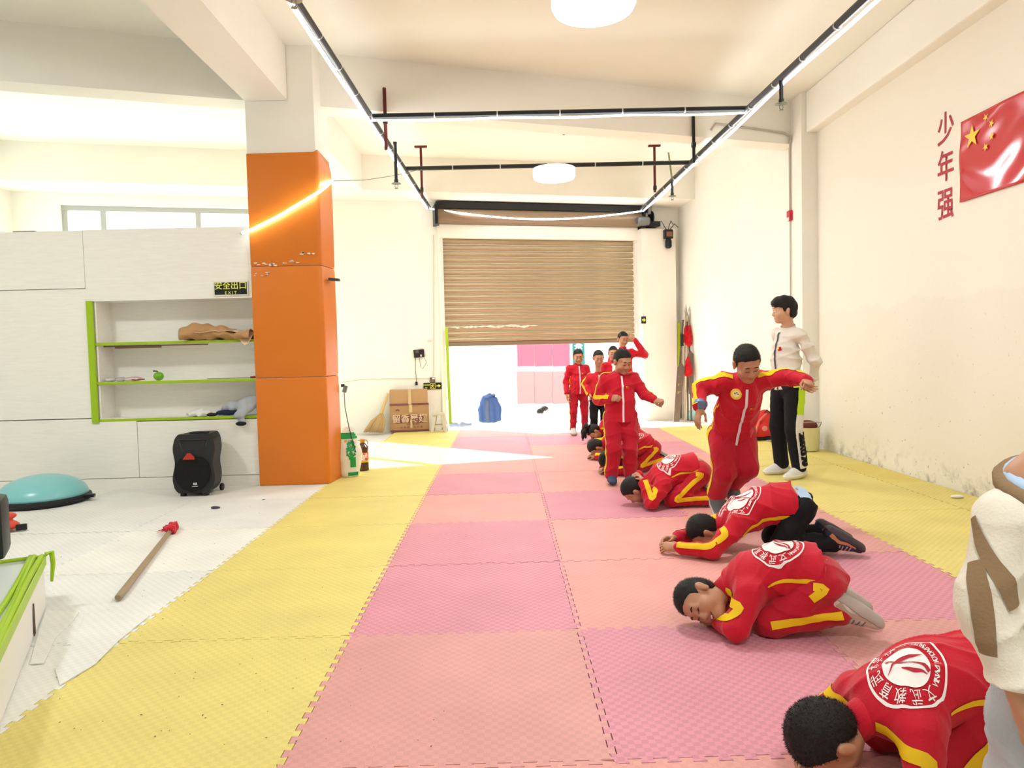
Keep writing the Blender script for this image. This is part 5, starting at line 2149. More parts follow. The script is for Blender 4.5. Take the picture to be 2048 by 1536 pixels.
def shoe(an, td, fu, s, h, upper, sole, parent, laces=None, accent=None):
    """one shoe: an = ankle, td = toe direction, fu = instep side"""
    an, td, fu = V3(an), unit(td), unit(fu)
    fu = unit(fu - td * (fu @ td))
    sd = np.cross(fu, td)
    P = lambda a, b: an + (td * a + fu * b) * s

    def prims(e):
        S = Shape()
        S.cap(P(-.045, -.045), P(.06, -.050), (.045 + e) * s, (.045 + e) * s, .02, fu, .95)
        S.cap(P(.06, -.050), P(.150, -.058), (.047 + e) * s, (.044 + e) * s, .03, fu, .82)
        if e == 0:
            S.cap(P(-.012, -.03), P(-.005, .012), .044 * s, .043 * s, .03)
            S.cap(P(.02, .0), P(.10, -.035), .036 * s, .030 * s, .03)
        return S
    o = P(0, -.070)
    S = prims(0)
    S.cut(lambda X: (X - o) @ fu)
    m1 = S.mesh(h)
    bv = S.bvh()
    sh_ = world_child('shoe', m1, upper, parent)
    S2 = prims(.007)
    S2.cut(lambda X: -((X - o) @ fu - .020 * s))
    S2.cut(lambda X: (X - P(0, -.098)) @ fu)
    world_child('sole', S2.mesh(h), sole, sh_)
    if accent:
        for q in (1, -1):
            pts = [P(-.05, -.04) + sd * .06 * s * q, P(.02, -.02) + sd * .06 * s * q, P(.07, -.045) + sd * .06 * s * q, P(.13, -.055) + sd * .05 * s * q]
            world_child('shoe_panel', ribbon_mesh([(pts, [sd * q] * 4, [.03 * s, .022 * s, .018 * s, .028 * s])], bv, lift=.002, across=3), accent, sh_)
    if laces:
        paths = []
        for a, b in ((.035, -.005), (.055, -.015), (.075, -.025), (.095, -.032)):
            c = P(a, b)
            paths.append(([c + sd * .028 * s - fu * .012 * s, c + fu * .02 * s, c - sd * .028 * s - fu * .012 * s], [fu] * 3, [.008 * s] * 3))
        world_child('laces', ribbon_mesh(paths, bv, lift=.003, across=2), laces, sh_)


def logo_art(R=.10):
    """round school print: outer ring, white disc with red brush figure, lettering round the ring"""
    def ring(r0, r1, n=64, m=4, z=0):
        bm = bmesh.new()
        rows = [[bm.verts.new((math.cos(2 * PI * k / n) * (r0 + (r1 - r0) * j / m), math.sin(2 * PI * k / n) * (r0 + (r1 - r0) * j / m), 0)) for k in range(n)] for j in range(m + 1)]
        for j in range(m):
            for k in range(n):
                bm.faces.new((rows[j][k], rows[j + 1][k], rows[j + 1][(k + 1) % n], rows[j][(k + 1) % n]))
        me = bpy.data.meshes.new('ring')
        bm.to_mesh(me)
        bm.free()
        return me
    white = [ring(R * .95, R, m=2), ring(R * .002, R * .60, m=8)]

    def stroke(pts, n=14):
        """pts = (x, y, width) through which a brush stroke runs"""
        P = []
        for i in range(len(pts) - 1):
            for j in range(n):
                t = j / n
                p0, p1, p2, p3 = pts[max(i - 1, 0)], pts[i], pts[i + 1], pts[min(i + 2, len(pts) - 1)]
                P.append(tuple(.5 * (2 * p1[k] + (p2[k] - p0[k]) * t + (2 * p0[k] - 5 * p1[k] + 4 * p2[k] - p3[k]) * t * t + (3 * p1[k] - p0[k] - 3 * p2[k] + p3[k]) * t ** 3) for k in range(3)))
        P.append(pts[-1])
        bm = bmesh.new()
        rows = []
        for i, (x, y, w) in enumerate(P):
            a, b_ = P[max(i - 1, 0)], P[min(i + 1, len(P) - 1)]
            tx, ty = b_[0] - a[0], b_[1] - a[1]
            L = math.hypot(tx, ty) + 1e-9
            nx, ny = -ty / L, tx / L
            w = max(w, .008)
            rows.append([bm.verts.new(((x + nx * w * q) * R * .58, (y + ny * w * q) * R * .58, 0)) for q in (-.5, 0, .5)])
        for i in range(len(rows) - 1):
            for q in range(2):
                bm.faces.new((rows[i][q], rows[i + 1][q], rows[i + 1][q + 1], rows[i][q + 1]))
        me = bpy.data.meshes.new('stroke')
        bm.to_mesh(me)
        bm.free()
        return me
    red = [stroke([(.02, .95, .02), (.30, .45, .10), (.34, .05, .20), (.22, -.45, .15), (.05, -.92, .02)]),
           stroke([(.80, .62, .02), (.42, .36, .09), (.16, .12, .10), (-.10, -.20, .05), (-.14, -.36, .02)]),
           stroke([(-.05, .28, .04), (-.36, -.05, .16), (-.58, -.40, .10), (-.78, -.52, .02)]),
           stroke([(.02, -.02, .04), (-.18, -.35, .10), (-.5, -.62, .12), (-.74, -.66, .16)]),
           stroke([(.50, .62, .05), (.56, .60, .18), (.62, .58, .05)])]
    letters = []
    for s, size, rad, a0, a1, flip in (('文武教育武术学校', .30, .775, 200, -20, False), ('WEN WU JIAO YU WU SHU XUE XIAO', .185, .775, 208, 332, True)):
        n = len(s)
        for i, ch in enumerate(s):
            if ch == ' ':
                continue
            a = math.radians(a0 + (a1 - a0) * (i + .5) / n)
            me = text_mesh(ch, size * R, bold=.0)
            rot = a - PI / 2 if not flip else a + PI / 2
            c, sn = math.cos(rot), math.sin(rot)
            for v in me.vertices:
                x, y = v.co.x, v.co.y
                v.co = (x * c - y * sn + math.cos(a) * rad * R, x * sn + y * c + math.sin(a) * rad * R, 0)
            letters.append(me)
    return white, red, letters


def join_meshes(ms, name):
    bm = bmesh.new()
    for m in ms:
        bm.from_mesh(m)
    me = bpy.data.meshes.new(name)
    bm.to_mesh(me)
    bm.free()
    return me


LOGO_W, LOGO_R, LOGO_L = logo_art(1.0)
LOGO_W = join_meshes(LOGO_W, 'logo_white')
LOGO_R = join_meshes(LOGO_R, 'logo_red')
LOGO_L = join_meshes(LOGO_L, 'logo_letters')


def scaled(me, k):
    m = me.copy()
    for v in m.vertices:
        v.co *= k
    return m


def person(label, J, s, hs, h, top=REDC, bottom=REDD, stripe=YELC, hair='buzz', skin=SKIN, face='down', bulk=1.0,
           logo=None, zipper=None, shoes=None, side_stripe=True, sleeve_stripe=True, group=None, hem=.07, collar=True, hem_band=False,
           hand_curl=((.3, .4, .3), (.3, .4, .3)), seed=0, split=False, fuzz=0, foldk=1.0, butt=1.0, accent=None, torso_f=.74, arm_w=1.0, leg_w=1.0, flag=False, cuffs=True, torso_w=1.0, seam=True, collar_mat=None, hair_obj=True, collar_h=.045,
           laces=None, thumb_in=.4, nsleeve=None):
    pel, mid, chest, neck = (V3(J[k]) for k in ('pel', 'mid', 'chest', 'neck'))
    root = thing('person', label, 'person', (pel[0], pel[1], 0.0), group)
    sh, el, wr, hip, kn, an = ([V3(x) for x in J[k]] for k in ('sh', 'el', 'wr', 'hip', 'kn', 'an'))
    lat = unit(sh[0] - sh[1])
    up = unit(chest - pel)
    fr = unit(np.cross(lat, up))
    up1, up2 = unit(mid - pel), unit(chest - mid)
    fr1, fr2 = unit(np.cross(lat, up1)), unit(np.cross(lat, up2))
    H = Head(J['head'], J['hf'], J['hu'], hs)
    # --- body: one continuous skin surface
    B = Shape()
    B.chain([pel, mid, chest, neck], [.10 * s, .095 * s, .10 * s, .055 * s], k=.03)
    hb = H.p(-.02, 0, -.06)
    B.cap(neck, hb, .052 * s, .050 * hs, .03)
    H.add(B)
    for i in (0, 1):
        B.chain([sh[i], el[i], wr[i]], [.045 * s, .036 * s, .026 * s], k=.02)
        hand(B, wr[i], V3(J['hd'][i]), V3(J['hn'][i]), V3(J['ht'][i]), s * J.get('hand_scale', 1.04), hand_curl[i], thumb_in=thumb_in)
        ft = unit(J['td'][i])
        B.chain([hip[i], kn[i], an[i], an[i] + ft * .05 * s - unit(J['fu'][i]) * .035 * s], [.07 * s, .05 * s, .035 * s, .022 * s], k=.02)
    body = B.mesh(h, 'body')
    bo_ = world_child('body', body, skin, root)
    bvb = B.bvh()
    if hair_obj:
        hm = H.hair(max(h * .8, .004), hair, seed)
        ho = world_child('hair', hm, HAIR, root)
        if fuzz:
            world_child('hair_fuzz', fuzz_mesh(hm, fuzz, .0085 * hs, seed), HAIR, ho)['kind'] = 'stuff'
        H.face(bvb, bo_, face)
    # --- jacket
    T = Shape()
    w = torso_w * bulk
    T.cap(pel + up1 * .03 * s, mid, .158 * s * w, .155 * s * w, .04, fr1, torso_f)
    T.cap(pel - up1 * .06 * s, pel + up1 * .03 * s, .180 * s * w, .164 * s * w, .03, fr1, torso_f * 1.04)
    T.cap(mid, chest - up2 * .02 * s, .155 * s * w, .160 * s * w, .04, fr2, torso_f)
    T.cap(sh[1] * .93 + sh[0] * .07, sh[0] * .93 + sh[1] * .07, .070 * s * bulk, .070 * s * bulk, .05)
    T.cap(chest, neck - up2 * .012 * s, .10 * s, .066 * s, .04)
    ca = [J.get('cuff', (0, 0))[i] for i in (0, 1)]
    for i in (0, 1):
        we = wr[i] + unit(wr[i] - el[i]) * ca[i]
        T.chain([sh[i], el[i]], [.074 * s * bulk * arm_w, .064 * s * bulk * arm_w], k=.03)
        T.cap(el[i], we * .88 + el[i] * .12, .063 * s * bulk * arm_w, .054 * s * bulk * arm_w, .02)
        if cuffs:
            T.cap(we * .90 + el[i] * .10, we, .047 * s * bulk, .042 * s * bulk, .012)
        else:
            T.cap(we * .88 + el[i] * .12, we, .05 * s * bulk, .046 * s * bulk, .012)
    hp = pel - up1 * hem * s
    T.cut(lambda X: (X - hp) @ up1)
    f1, f2 = creases(.017 * s, 19 / s, seed + 10), folds(.0045 * s, 30 / s, seed + 11)
    T.noise = lambda X: f1(X) + f2(X)
    jk_ = world_child('jacket', T.mesh(h, 'jacket'), top, root)
    bvj = T.bvh()
    # --- trousers
    Q = Shape()
    hc = (hip[0] + hip[1]) / 2
    Mh = np.stack([fr1, lat, up1], 1)
    Q.ell(hc + up1 * .02 * s, V3((.108 * butt, .148 * torso_w, .13 * (1 + (butt - 1) * .6))) * s * bulk, Mh, .04)
    for i in (0, 1):
        Q.cap(hip[i], kn[i], .100 * s * bulk * leg_w, .080 * s * bulk * leg_w, .04)
        a2 = an[i] + unit(kn[i] - an[i]) * .012 * s
        Q.cap(kn[i], a2, .079 * s * bulk * leg_w, .070 * s * bulk * leg_w, .02)
    g1, g2 = creases(.017 * s * foldk, 18 / s, seed + 12), folds(.0045 * s * foldk, 30 / s, seed + 13)
    Q.noise = lambda X: g1(X) + g2(X)
    if J.get('ground') is not None:
        gz = J['ground']
        Q.cut(lambda X: X[..., 2] - gz)
    tr = world_child('trousers', Q.mesh(h, 'trousers'), bottom, root)
    bvt = Q.bvh()
    if J.get('ground') is not None:
        pass
    # --- stripes
    if sleeve_stripe:
        paths = []
        for i in (0, 1):
            if nsleeve is not None and i != nsleeve and nsleeve >= 0:
                continue
            sg_ = 1 if i == 0 else -1
            o_ = lat * sg_
            pts = [neck + o_ * .05 * s, sh[i] + up2 * .05 * s + o_ * .01, sh[i] * .5 + el[i] * .5, el[i], el[i] * .45 + wr[i] * .55, wr[i]]
            outs = []
            tv = [o_ + up2, up2 + o_ * .4, None, None, None, None]
            res = []
            for q, p_ in enumerate(pts):
                seg = unit((el[i] - sh[i]) if q < 3 else (wr[i] - el[i]))
                base = J['so'][i] if 'so' in J else (o_ + up2 * .5)
                base = V3(base)
                oo = unit(base - seg * (base @ seg)) if tv[q] is None else unit(tv[q])
                outs.append(oo)
                res.append(p_ + oo * .07 * s)
            world_child('sleeve_stripe', ribbon_mesh([(res, outs, [.044 * s, .052 * s] + [.052 * s] * 4)], bvj, lift=.0035, step=.015), stripe, jk_)
    if side_stripe:
        paths = []
        for i in (0, 1):
            sg_ = 1 if i == 0 else -1
            res, outs = [], []
            base = V3(J['lo'][i]) if 'lo' in J else lat * sg_
            for p_, seg in ((hip[i] + up1 * .07 * s, hip[i] - kn[i]), (hip[i], hip[i] - kn[i]), (hip[i] * .5 + kn[i] * .5, hip[i] - kn[i]), (kn[i], an[i] - hip[i]), (kn[i] * .5 + an[i] * .5, kn[i] - an[i]), (an[i], kn[i] - an[i])):
                seg = unit(seg)
                oo = unit(base - seg * (base @ seg) * .9)
                outs.append(oo)
                res.append(p_ + oo * .09 * s)
            for sl in ((slice(0, 2), slice(3, 6)) if split else (slice(0, 6),)):
                rr, oo = list(res[sl]), list(outs[sl])
                if split and sl.start == 0:
                    rr.append(res[1] * .45 + res[2] * .55)
                    oo.append(outs[2])
                world_child('side_stripe', ribbon_mesh([(rr, oo, [.046 * s] * len(rr))], bvt, lift=.0035, step=.015), stripe, tr)
        if seam:
            paths = []
            for i in (0, 1):
                sg_ = 1 if i == 0 else -1
                res = [pel - up1 * .05 * s + lat * sg_ * .16 * s, mid + lat * sg_ * .16 * s, mid * .4 + chest * .6 + lat * sg_ * .16 * s]
                world_child('side_piping', ribbon_mesh([(res, [lat * sg_] * 3, [.03 * s, .022 * s, .01 * s])], bvj, lift=.003, step=.015), stripe, jk_)
    if collar:
        ax = Vector(hb - neck).normalized()
        nk = Vector(neck)
        r0 = .066 * s
        mb_ = MB()
        mb_.lathe([(r0 * 1.12, -.03 * s), (r0 * 1.08, .01 * s), (r0 * 1.02, collar_h * s), (r0 * .94, collar_h * s), (r0 * .9, .0)], nk, 28, axis=ax, cap=False)
        world_child('collar', mb_.mesh('collar', 'all'), collar_mat or top, jk_)
    if zipper:
        pts = [neck + fr2 * .10 * s - up2 * .02 * s, chest + fr2 * .14 * s, mid + fr1 * .15 * s, pel + fr1 * .15 * s - up1 * (hem - .012) * s]
        world_child('zip', ribbon_mesh([(pts, [fr2, fr2, fr1, fr1], [.022 * s] * 4)], bvj, lift=.004, across=2), zipper, jk_)
    if flag:
        c_ = chest * .85 + mid * .15
        pts = [c_ + lat * .045 * s + fr2 * .16 * s, c_ + lat * .095 * s + fr2 * .15 * s]
        world_child('flag_patch', ribbon_mesh([(pts, [fr2, fr2], [.036 * s] * 2)], bvj, lift=.004, across=3, step=.008), mat('patch_red', 'd8481f', .5) if flag is True else flag, jk_)
        pts = [c_ + lat * .050 * s + fr2 * .16 * s + up2 * .009 * s, c_ + lat * .064 * s + fr2 * .16 * s + up2 * .009 * s]
        world_child('patch_star', ribbon_mesh([(pts, [fr2, fr2], [.012 * s] * 2)], bvj, lift=.006, across=2, step=.006), mat('star_yellow', 'f2d230'), jk_)
    if logo:
        c_, U_, Vv, R_ = logo
        for nm, lm, mm, lf in (('back_print', LOGO_W, PRINTW, .0035), ('print_figure', LOGO_R, PRINTR, .0055), ('print_lettering', LOGO_L, PRINTW, .0045)):
            world_child(nm, project_mesh(scaled(lm, R_), c_, U_, Vv, bvj, lift=lf), mm, jk_)
    if shoes:
        for i in (0, 1):
            shoe(an[i], J['td'][i], J['fu'][i], s * J.get('shoe_scale', 1.16), max(h, .005), shoes[0], shoes[1], root, laces, accent)
    return root, dict(body=bvb, jacket=bvj, trousers=bvt, H=H, fr=fr, lat=lat, up=up, jk=jk_, tr=tr, bo=bo_)


SH_W = (mat('shoe_white', 'd3cbc0', .55, .35, var=.12, vscale=30), mat('sole_white', 'b3a69c', .5, .4))
SH_B = (mat('shoe_navy', '2f3346', .6, .3), mat('sole_dark', '3a3038', .5, .4))
SH_K = (mat('shoe_black', '1f2024', .6, .3), mat('sole_grey', '9a958c', .5, .4))
SH_G = (mat('shoe_grey', '7a746c', .6), mat('sole_pale', 'bcb4aa', .5))


def kneel(F_, **k):
    """crouched on the knees, chest folded over the thighs, head on the mat"""
    p, d = F_.p, F_.d
    J = dict(
        pel=p(.00, 0, .245), mid=p(.15, 0, .25), chest=p(.28, 0, .205), neck=p(.37, 0, .175),
        head=p(.475, 0, .125), hf=d(.25, 0, -1), hu=d(1, 0, .25),
        sh=[p(.30, .125, .18), p(.30, -.125, .18)], el=[p(.36, .20, .062), p(.36, -.20, .062)], wr=[p(.49, .09, .04), p(.49, -.09, .04)],
        hd=[d(.5, -.8, 0), d(.5, .8, 0)], hn=[d(0, 0, -1), d(0, 0, -1)], ht=[d(.8, .5, 0), d(.8, -.5, 0)],
        hip=[p(.0, .075, .215), p(.0, -.075, .215)], kn=[p(.22, .105, .062), p(.22, -.105, .062)], an=[p(-.06, .085, .11), p(-.06, -.085, .11)],
        td=[d(-.82, 0, -.55), d(-.82, 0, -.55)], fu=[d(.55, 0, -.82), d(.55, 0, -.82)],
        lo=[d(0, 1, .15), d(0, -1, .15)], so=[d(.1, .9, .8), d(.1, -.9, .8)], ground=.004)
    J.update(k)
    return J


def stand(F_, H, **k):
    """upright, H = full height"""
    q = H / 1.22
    p = lambda x, y, z: F_.p(x * q, y * q, z * q)
    d = F_.d
    J = dict(
        pel=p(0, 0, .625), mid=p(.01, 0, .74), chest=p(.0, 0, .87), neck=p(-.01, 0, .975),
        head=p(.02, 0, 1.105), hf=d(1, 0, -.15), hu=d(.15, 0, 1),
        sh=[p(0, .125, .93), p(0, -.125, .93)], el=[p(-.03, .165, .74), p(-.03, -.165, .74)], wr=[p(.03, .175, .57), p(.03, -.175, .57)],
        hd=[d(.15, 0, -1), d(.15, 0, -1)], hn=[d(.2, -1, 0), d(.2, 1, 0)], ht=[d(1, 0, 0), d(1, 0, 0)],
        hip=[p(0, .07, .60), p(0, -.07, .60)], kn=[p(.02, .08, .33), p(.02, -.08, .33)], an=[p(-.01, .085, .085), p(-.01, -.085, .085)],
        td=[d(1, .15, -.05), d(1, -.15, -.05)], fu=[d(0, 0, 1), d(0, 0, 1)],
        lo=[d(0, 1, 0), d(0, -1, 0)], so=[d(.0, 1, .3), d(.0, -1, .3)])
    J.update(k)
    return J
# ---------------------------------------------------------------- the cast
KS = .72                      # kid body scale against the adult sizes above
FIST = (1.25, 1.5, .9)
RELAX = (.45, .55, .4)
FLAT = (.1, .15, .1)

# second kneeling boy, face turned to the camera and laughing
f3 = Fr((1.32, 2.96), 167)
J = kneel(f3, head=f3.p(.495, .055, .118), hf=f3.d(.15, .92, -.42), hu=f3.d(1, -.25, .05),
          wr=[f3.p(.42, .07, .035), f3.p(.44, -.06, .035)], hd=[f3.d(.25, -.95, 0), f3.d(.2, .95, 0)])
r3 = person('boy in red tracksuit crouched on the mats, laughing face turned to the camera, white sneakers', J, KS, .94, .005, seed=3, face='smile', bulk=1.14, torso_f=.9, collar_h=.08, butt=1.22, hem=-.01,
            logo=(f3.p(.17, .015, .3), f3.d(0, -1, 0), f3.d(1, 0, 0), .105), shoes=SH_W, hand_curl=(FLAT, FLAT), laces=mat('lace_taupe', '8d8278', .6), accent=mat('shoe_beige', 'b9a48e', .6), group=None, split=True, fuzz=5000)
# nearest kneeling boy
f1 = Fr((1.36, 2.0), 190)
J = kneel(f1, head=f1.p(.50, .0, .125), hf=f1.d(.1, 0, -1), hu=f1.d(1, 0, .1))
r1 = person('nearest crouching boy in red tracksuit, black hair and back print at the bottom corner', J, KS, .95, .005, seed=1, fuzz=7000, bulk=1.16, torso_f=.85, collar_h=.08, butt=1.22, hem=-.01,
            logo=(f1.p(.275, .035, .3), f1.d(0, -1, 0), f1.d(1, 0, 0), .098), shoes=SH_W, hand_curl=(FLAT, FLAT))
# third: arms stretched forward, black trousers
f4 = Fr((1.70, 4.10), 172)
J = kneel(f4, pel=f4.p(0.02, 0, .29), mid=f4.p(.17, 0, .275), chest=f4.p(.32, 0, .21), neck=f4.p(.42, 0, .165), head=f4.p(.535, .0, .11), hf=f4.d(.35, .1, -1), hu=f4.d(1, 0, .35),
          sh=[f4.p(.36, .125, .185), f4.p(.36, -.125, .185)], el=[f4.p(.52, .20, .055), f4.p(.52, -.19, .06)], wr=[f4.p(.70, .12, .05), f4.p(.70, -.04, .06)],
          hd=[f4.d(1, -.25, 0), f4.d(1, .35, .05)], hn=[f4.d(0, -.7, -.6), f4.d(0, .6, -.6)], ht=[f4.d(.1, -.3, 1), f4.d(.1, .2, 1)],
          hip=[f4.p(.0, .075, .265), f4.p(.0, -.075, .265)], kn=[f4.p(.12, .10, .065), f4.p(.12, -.10, .065)], an=[f4.p(-.17, .08, .08), f4.p(-.17, -.09, .08)],
          td=[f4.d(-.8, .1, -.5), f4.d(-.8, -.1, -.5)], fu=[f4.d(.5, .0, -.8), f4.d(.5, 0, -.8)], so=[f4.d(.0, .8, .6), f4.d(0, -.8, .6)])
r4 = person('boy in red jacket and black trousers crouched with arms stretched forward on the mats', J, KS * 1.02, .90, .005, seed=4, fuzz=4000, accent=mat('shoe_orange', 'c07a52', .6), bulk=1.12, torso_f=.85, collar_h=.08, butt=1.22, hem=-.01, bottom=BLKC,
            side_stripe=False, logo=(f4.p(.335, .04, .3), f4.d(0, -1, 0), f4.d(1, 0, .25), .10), shoes=SH_B, hand_curl=(RELAX, RELAX), laces=mat('lace_pink', 'c4a0a0', .6))
Rb = lambda pts, outs, w, bv, lift=.004: ribbon_mesh([(pts, outs, w)], bv, lift=lift, across=3, step=.015)
world_child('side_piping', Rb([f4.p(.08, .2, .2), f4.p(.2, .2, .17), f4.p(.33, .2, .09)], [f4.d(0, 1, 0)] * 3, [.028, .024, .02], r4[1]['jacket']), YELC, r4[1]['jk'])
world_child('undershirt_band', Rb([f4.p(-.02, .12, .36), f4.p(-.035, .05, .42), f4.p(-.035, -.05, .42), f4.p(-.02, -.12, .36)], [f4.d(0, 0, 1)] * 4, [.07, .085, .085, .07], r4[1]['trousers'], .006), mat('pale_blue_shirt', 'b4cbe6', .8, .2), r4[1]['tr'])
world_child('skin_band', Rb([f4.p(.025, .11, .4), f4.p(.02, .04, .43), f4.p(.02, -.06, .43)], [f4.d(0, 0, 1)] * 3, [.03, .035, .03], r4[1]['trousers'], .005), SKIN, r4[1]['tr'])
# fourth: hands clasped over the head
f5 = Fr((1.475, 5.42), 180)
J = kneel(f5, pel=f5.p(0.0, 0, .285), mid=f5.p(.16, 0, .27), hip=[f5.p(.0, .075, .25), f5.p(.0, -.075, .25)], head=f5.p(.50, .02, .125), hf=f5.d(.35, -.1, -1), hu=f5.d(1, 0, .3),
          el=[f5.p(.40, .19, .06), f5.p(.40, -.20, .06)], wr=[f5.p(.43, .10, .205), f5.p(.44, -.07, .22)], hd=[f5.d(.2, -.8, .25), f5.d(.2, .8, .2)],
          hn=[f5.d(.7, 0, -.7), f5.d(.7, 0, -.7)], ht=[f5.d(0, 0, 1), f5.d(0, 0, 1)], an=[f5.p(-.07, .09, .07), f5.p(-.07, -.09, .08)])
r5 = person('boy in red tracksuit crouched with both hands clasped behind his head', J, KS, .88, .006, seed=5, bulk=1.14, torso_f=.9, collar_h=.08, butt=1.22, hem=-.01,
            logo=(f5.p(.23, .03, .3), f5.d(0, -1, 0), f5.d(1, 0, 0), .09), shoes=SH_G, hand_curl=(RELAX, RELAX))
# fifth and sixth crouch close together behind the standing boy
f6 = Fr((1.43, 7.02), 203)
J = kneel(f6, pel=f6.p(0, 0, .25))
r6 = person('crouching boy right behind the standing boy, bare back showing above red trousers, dark shoes', J, KS, .88, .007, seed=6, bulk=1.12, torso_f=.85, collar_h=.08, butt=1.22, hem=-.01,
            logo=(f6.p(.17, .0, .3), f6.d(0, -1, 0), f6.d(1, 0, 0), .09), shoes=SH_K)
world_child('skin_band', Rb([f6.p(-.01, .11, .36), f6.p(-.02, .0, .40), f6.p(-.01, -.11, .36)], [f6.d(0, 0, 1)] * 3, [.05, .06, .05], r6[1]['trousers'], .006), SKIN_L, r6[1]['tr'])
f7 = Fr((1.47, 7.80), 184)
J = kneel(f7)
r7 = person('boy in red tracksuit crouched farther back, dark cropped head turned left beside his elbow', J, KS, .86, .007, seed=7, bulk=1.12, torso_f=.85, collar_h=.08, butt=1.22, hem=-.01,
            logo=(f7.p(.2, .0, .3), f7.d(0, -1, 0), f7.d(1, 0, 0), .09), shoes=SH_K)
f8 = Fr((1.62, 9.05), 180)
J = kneel(f8, chest=f8.p(.3, 0, .24), mid=f8.p(.16, 0, .28), neck=f8.p(.38, 0, .2), head=f8.p(.475, 0, .15), hf=f8.d(.3, .2, -1), sh=[f8.p(.31, .125, .22), f8.p(.31, -.125, .22)])
r8 = person('girl in red tracksuit crouched on the far mats with a black ponytail', J, KS, .86, .007, seed=8, bulk=1.1, torso_f=.85, collar_h=.08, butt=1.22, hem=-.01,
            logo=(f8.p(.15, .0, .3), f8.d(0, -1, 0), f8.d(1, 0, 0), .09), shoes=SH_K)
S = Shape().chain([f8.p(.54, .0, .235), f8.p(.585, .02, .235), f8.p(.62, .03, .15), f8.p(.635, .03, .05)], [.018, .028, .032, .012], k=.02)
S.chain([f8.p(.585, -.01, .23), f8.p(.60, -.03, .14), f8.p(.59, -.035, .06)], [.02, .024, .01], k=.02)
S.noise = folds(.006, 120, 88)
world_child('ponytail', S.mesh(.007), HAIR, r8[0])
MB().lathe([(.022, -.01), (.028, 0), (.022, .01)], Vector(f8.p(.56, .01, .245)), 12, axis=Vector(f8.d(1, 0, 0))).add('hair_tie', ZIPW, r8[0], smooth='all')

# standing boy, fists forward
g1 = Fr((1.03, 6.32), -84)
J = stand(g1, 1.23, head=g1.p(.06, .015, 1.10), hf=g1.d(1, .28, -.45), hu=g1.d(.42, .1, 1), neck=g1.p(-.005, 0, .98),
          el=[g1.p(.02, .21, .80), g1.p(-.06, -.185, .755)], wr=[g1.p(.14, .275, .755), g1.p(.10, -.10, .775)],
          hd=[g1.d(.75, .6, -.1), g1.d(.9, .35, .15)], hn=[g1.d(-.5, .3, -1), g1.d(.0, 1, -.3)], ht=[g1.d(.5, -.9, .2), g1.d(.2, .2, 1)],
          so=[g1.d(-.2, .4, 1), g1.d(.1, -1, .5)], kn=[g1.p(.05, .075, .335), g1.p(.05, -.075, .335)], shoe_scale=.95)
r9 = person('standing boy in zipped red tracksuit with both fists held forward, looking down', J, KS * 1.04, .90, .006, seed=9, fuzz=3000, zipper=ZIPW, flag=True, bulk=1.12, leg_w=1.06,
            shoes=(mat('shoe_slate', '3a4a66', .7), mat('sole_slate', '33415a', .7)), hand_curl=(FIST, FIST), thumb_in=.6, hem=.085, collar_mat=REDC)
# jumping boy
g2 = Fr((1.53, 4.62), -93)
P_ = lambda x, y, z: V3((x, y, z))
J = stand(g2, 1.22, pel=P_(1.525, 4.74, .64), mid=P_(1.53, 4.66, .77), chest=P_(1.53, 4.56, .89), neck=P_(1.53, 4.50, 1.00),
          head=P_(1.525, 4.43, 1.105), hf=g2.d(.85, .08, -.62), hu=g2.d(.6, -.08, .8),
          sh=[P_(1.655, 4.53, .985), P_(1.40, 4.53, .985)], el=[P_(1.80, 4.50, 1.01), P_(1.265, 4.58, .945)], wr=[P_(1.875, 4.36, .99), P_(1.232, 4.46, .835)],
          hd=[g2.d(.9, -.2, -.25), g2.d(.15, -.25, -1)], hn=[g2.d(-.2, -.4, -1), g2.d(-.3, .8, 0)], ht=[g2.d(.3, -.9, .2), g2.d(1, .3, 0)],
          hip=[P_(1.59, 4.75, .62), P_(1.46, 4.75, .62)], kn=[P_(1.595, 4.66, .405), P_(1.44, 4.64, .385)], an=[P_(1.56, 4.84, .275), P_(1.43, 4.78, .215)],
          td=[(0, -.62, -.78), (0, -.72, -.68)], fu=[(0, -.8, .6), (0, -.7, .7)], so=[g2.d(.1, .3, 1), g2.d(.3, -.8, .7)])
r10 = person('jumping boy in red tracksuit in mid air with arms spread, wearing a smart watch', J, KS * 1.06, .97, .005, seed=14, fuzz=4500, foldk=.6, zipper=ZIPW, flag=True, bulk=1.12, leg_w=1.15,
             shoes=SH_G, hand_curl=(FIST, (.15, .3, .2)), hem=.085)
bj = r10[1]['jacket']
wv = V3(J['wr'][1])
dv = unit(wv - V3(J['el'][1]))
MB().lathe([(.043, -.013), (.046, -.011), (.046, .011), (.043, .013)], Vector(wv - dv * .02), 24, axis=Vector(dv)).add('watch_strap', mat('watch_blue', '5f82b4', .4), r10[0], smooth=True)
MB().box(Vector(wv - dv * .02) + Vector((0, -.046, .004)), (.05, .014, .046), bevel=.004).add('watch_face', mat('watch_screen', '56708f', .15, .6), r10[0])
cb = P_(1.465, 4.36, .925)
H2 = None
bc = bj.ray_cast(Vector((1.462, 4.0, .91)), Vector((0, 1, 0)))[0]
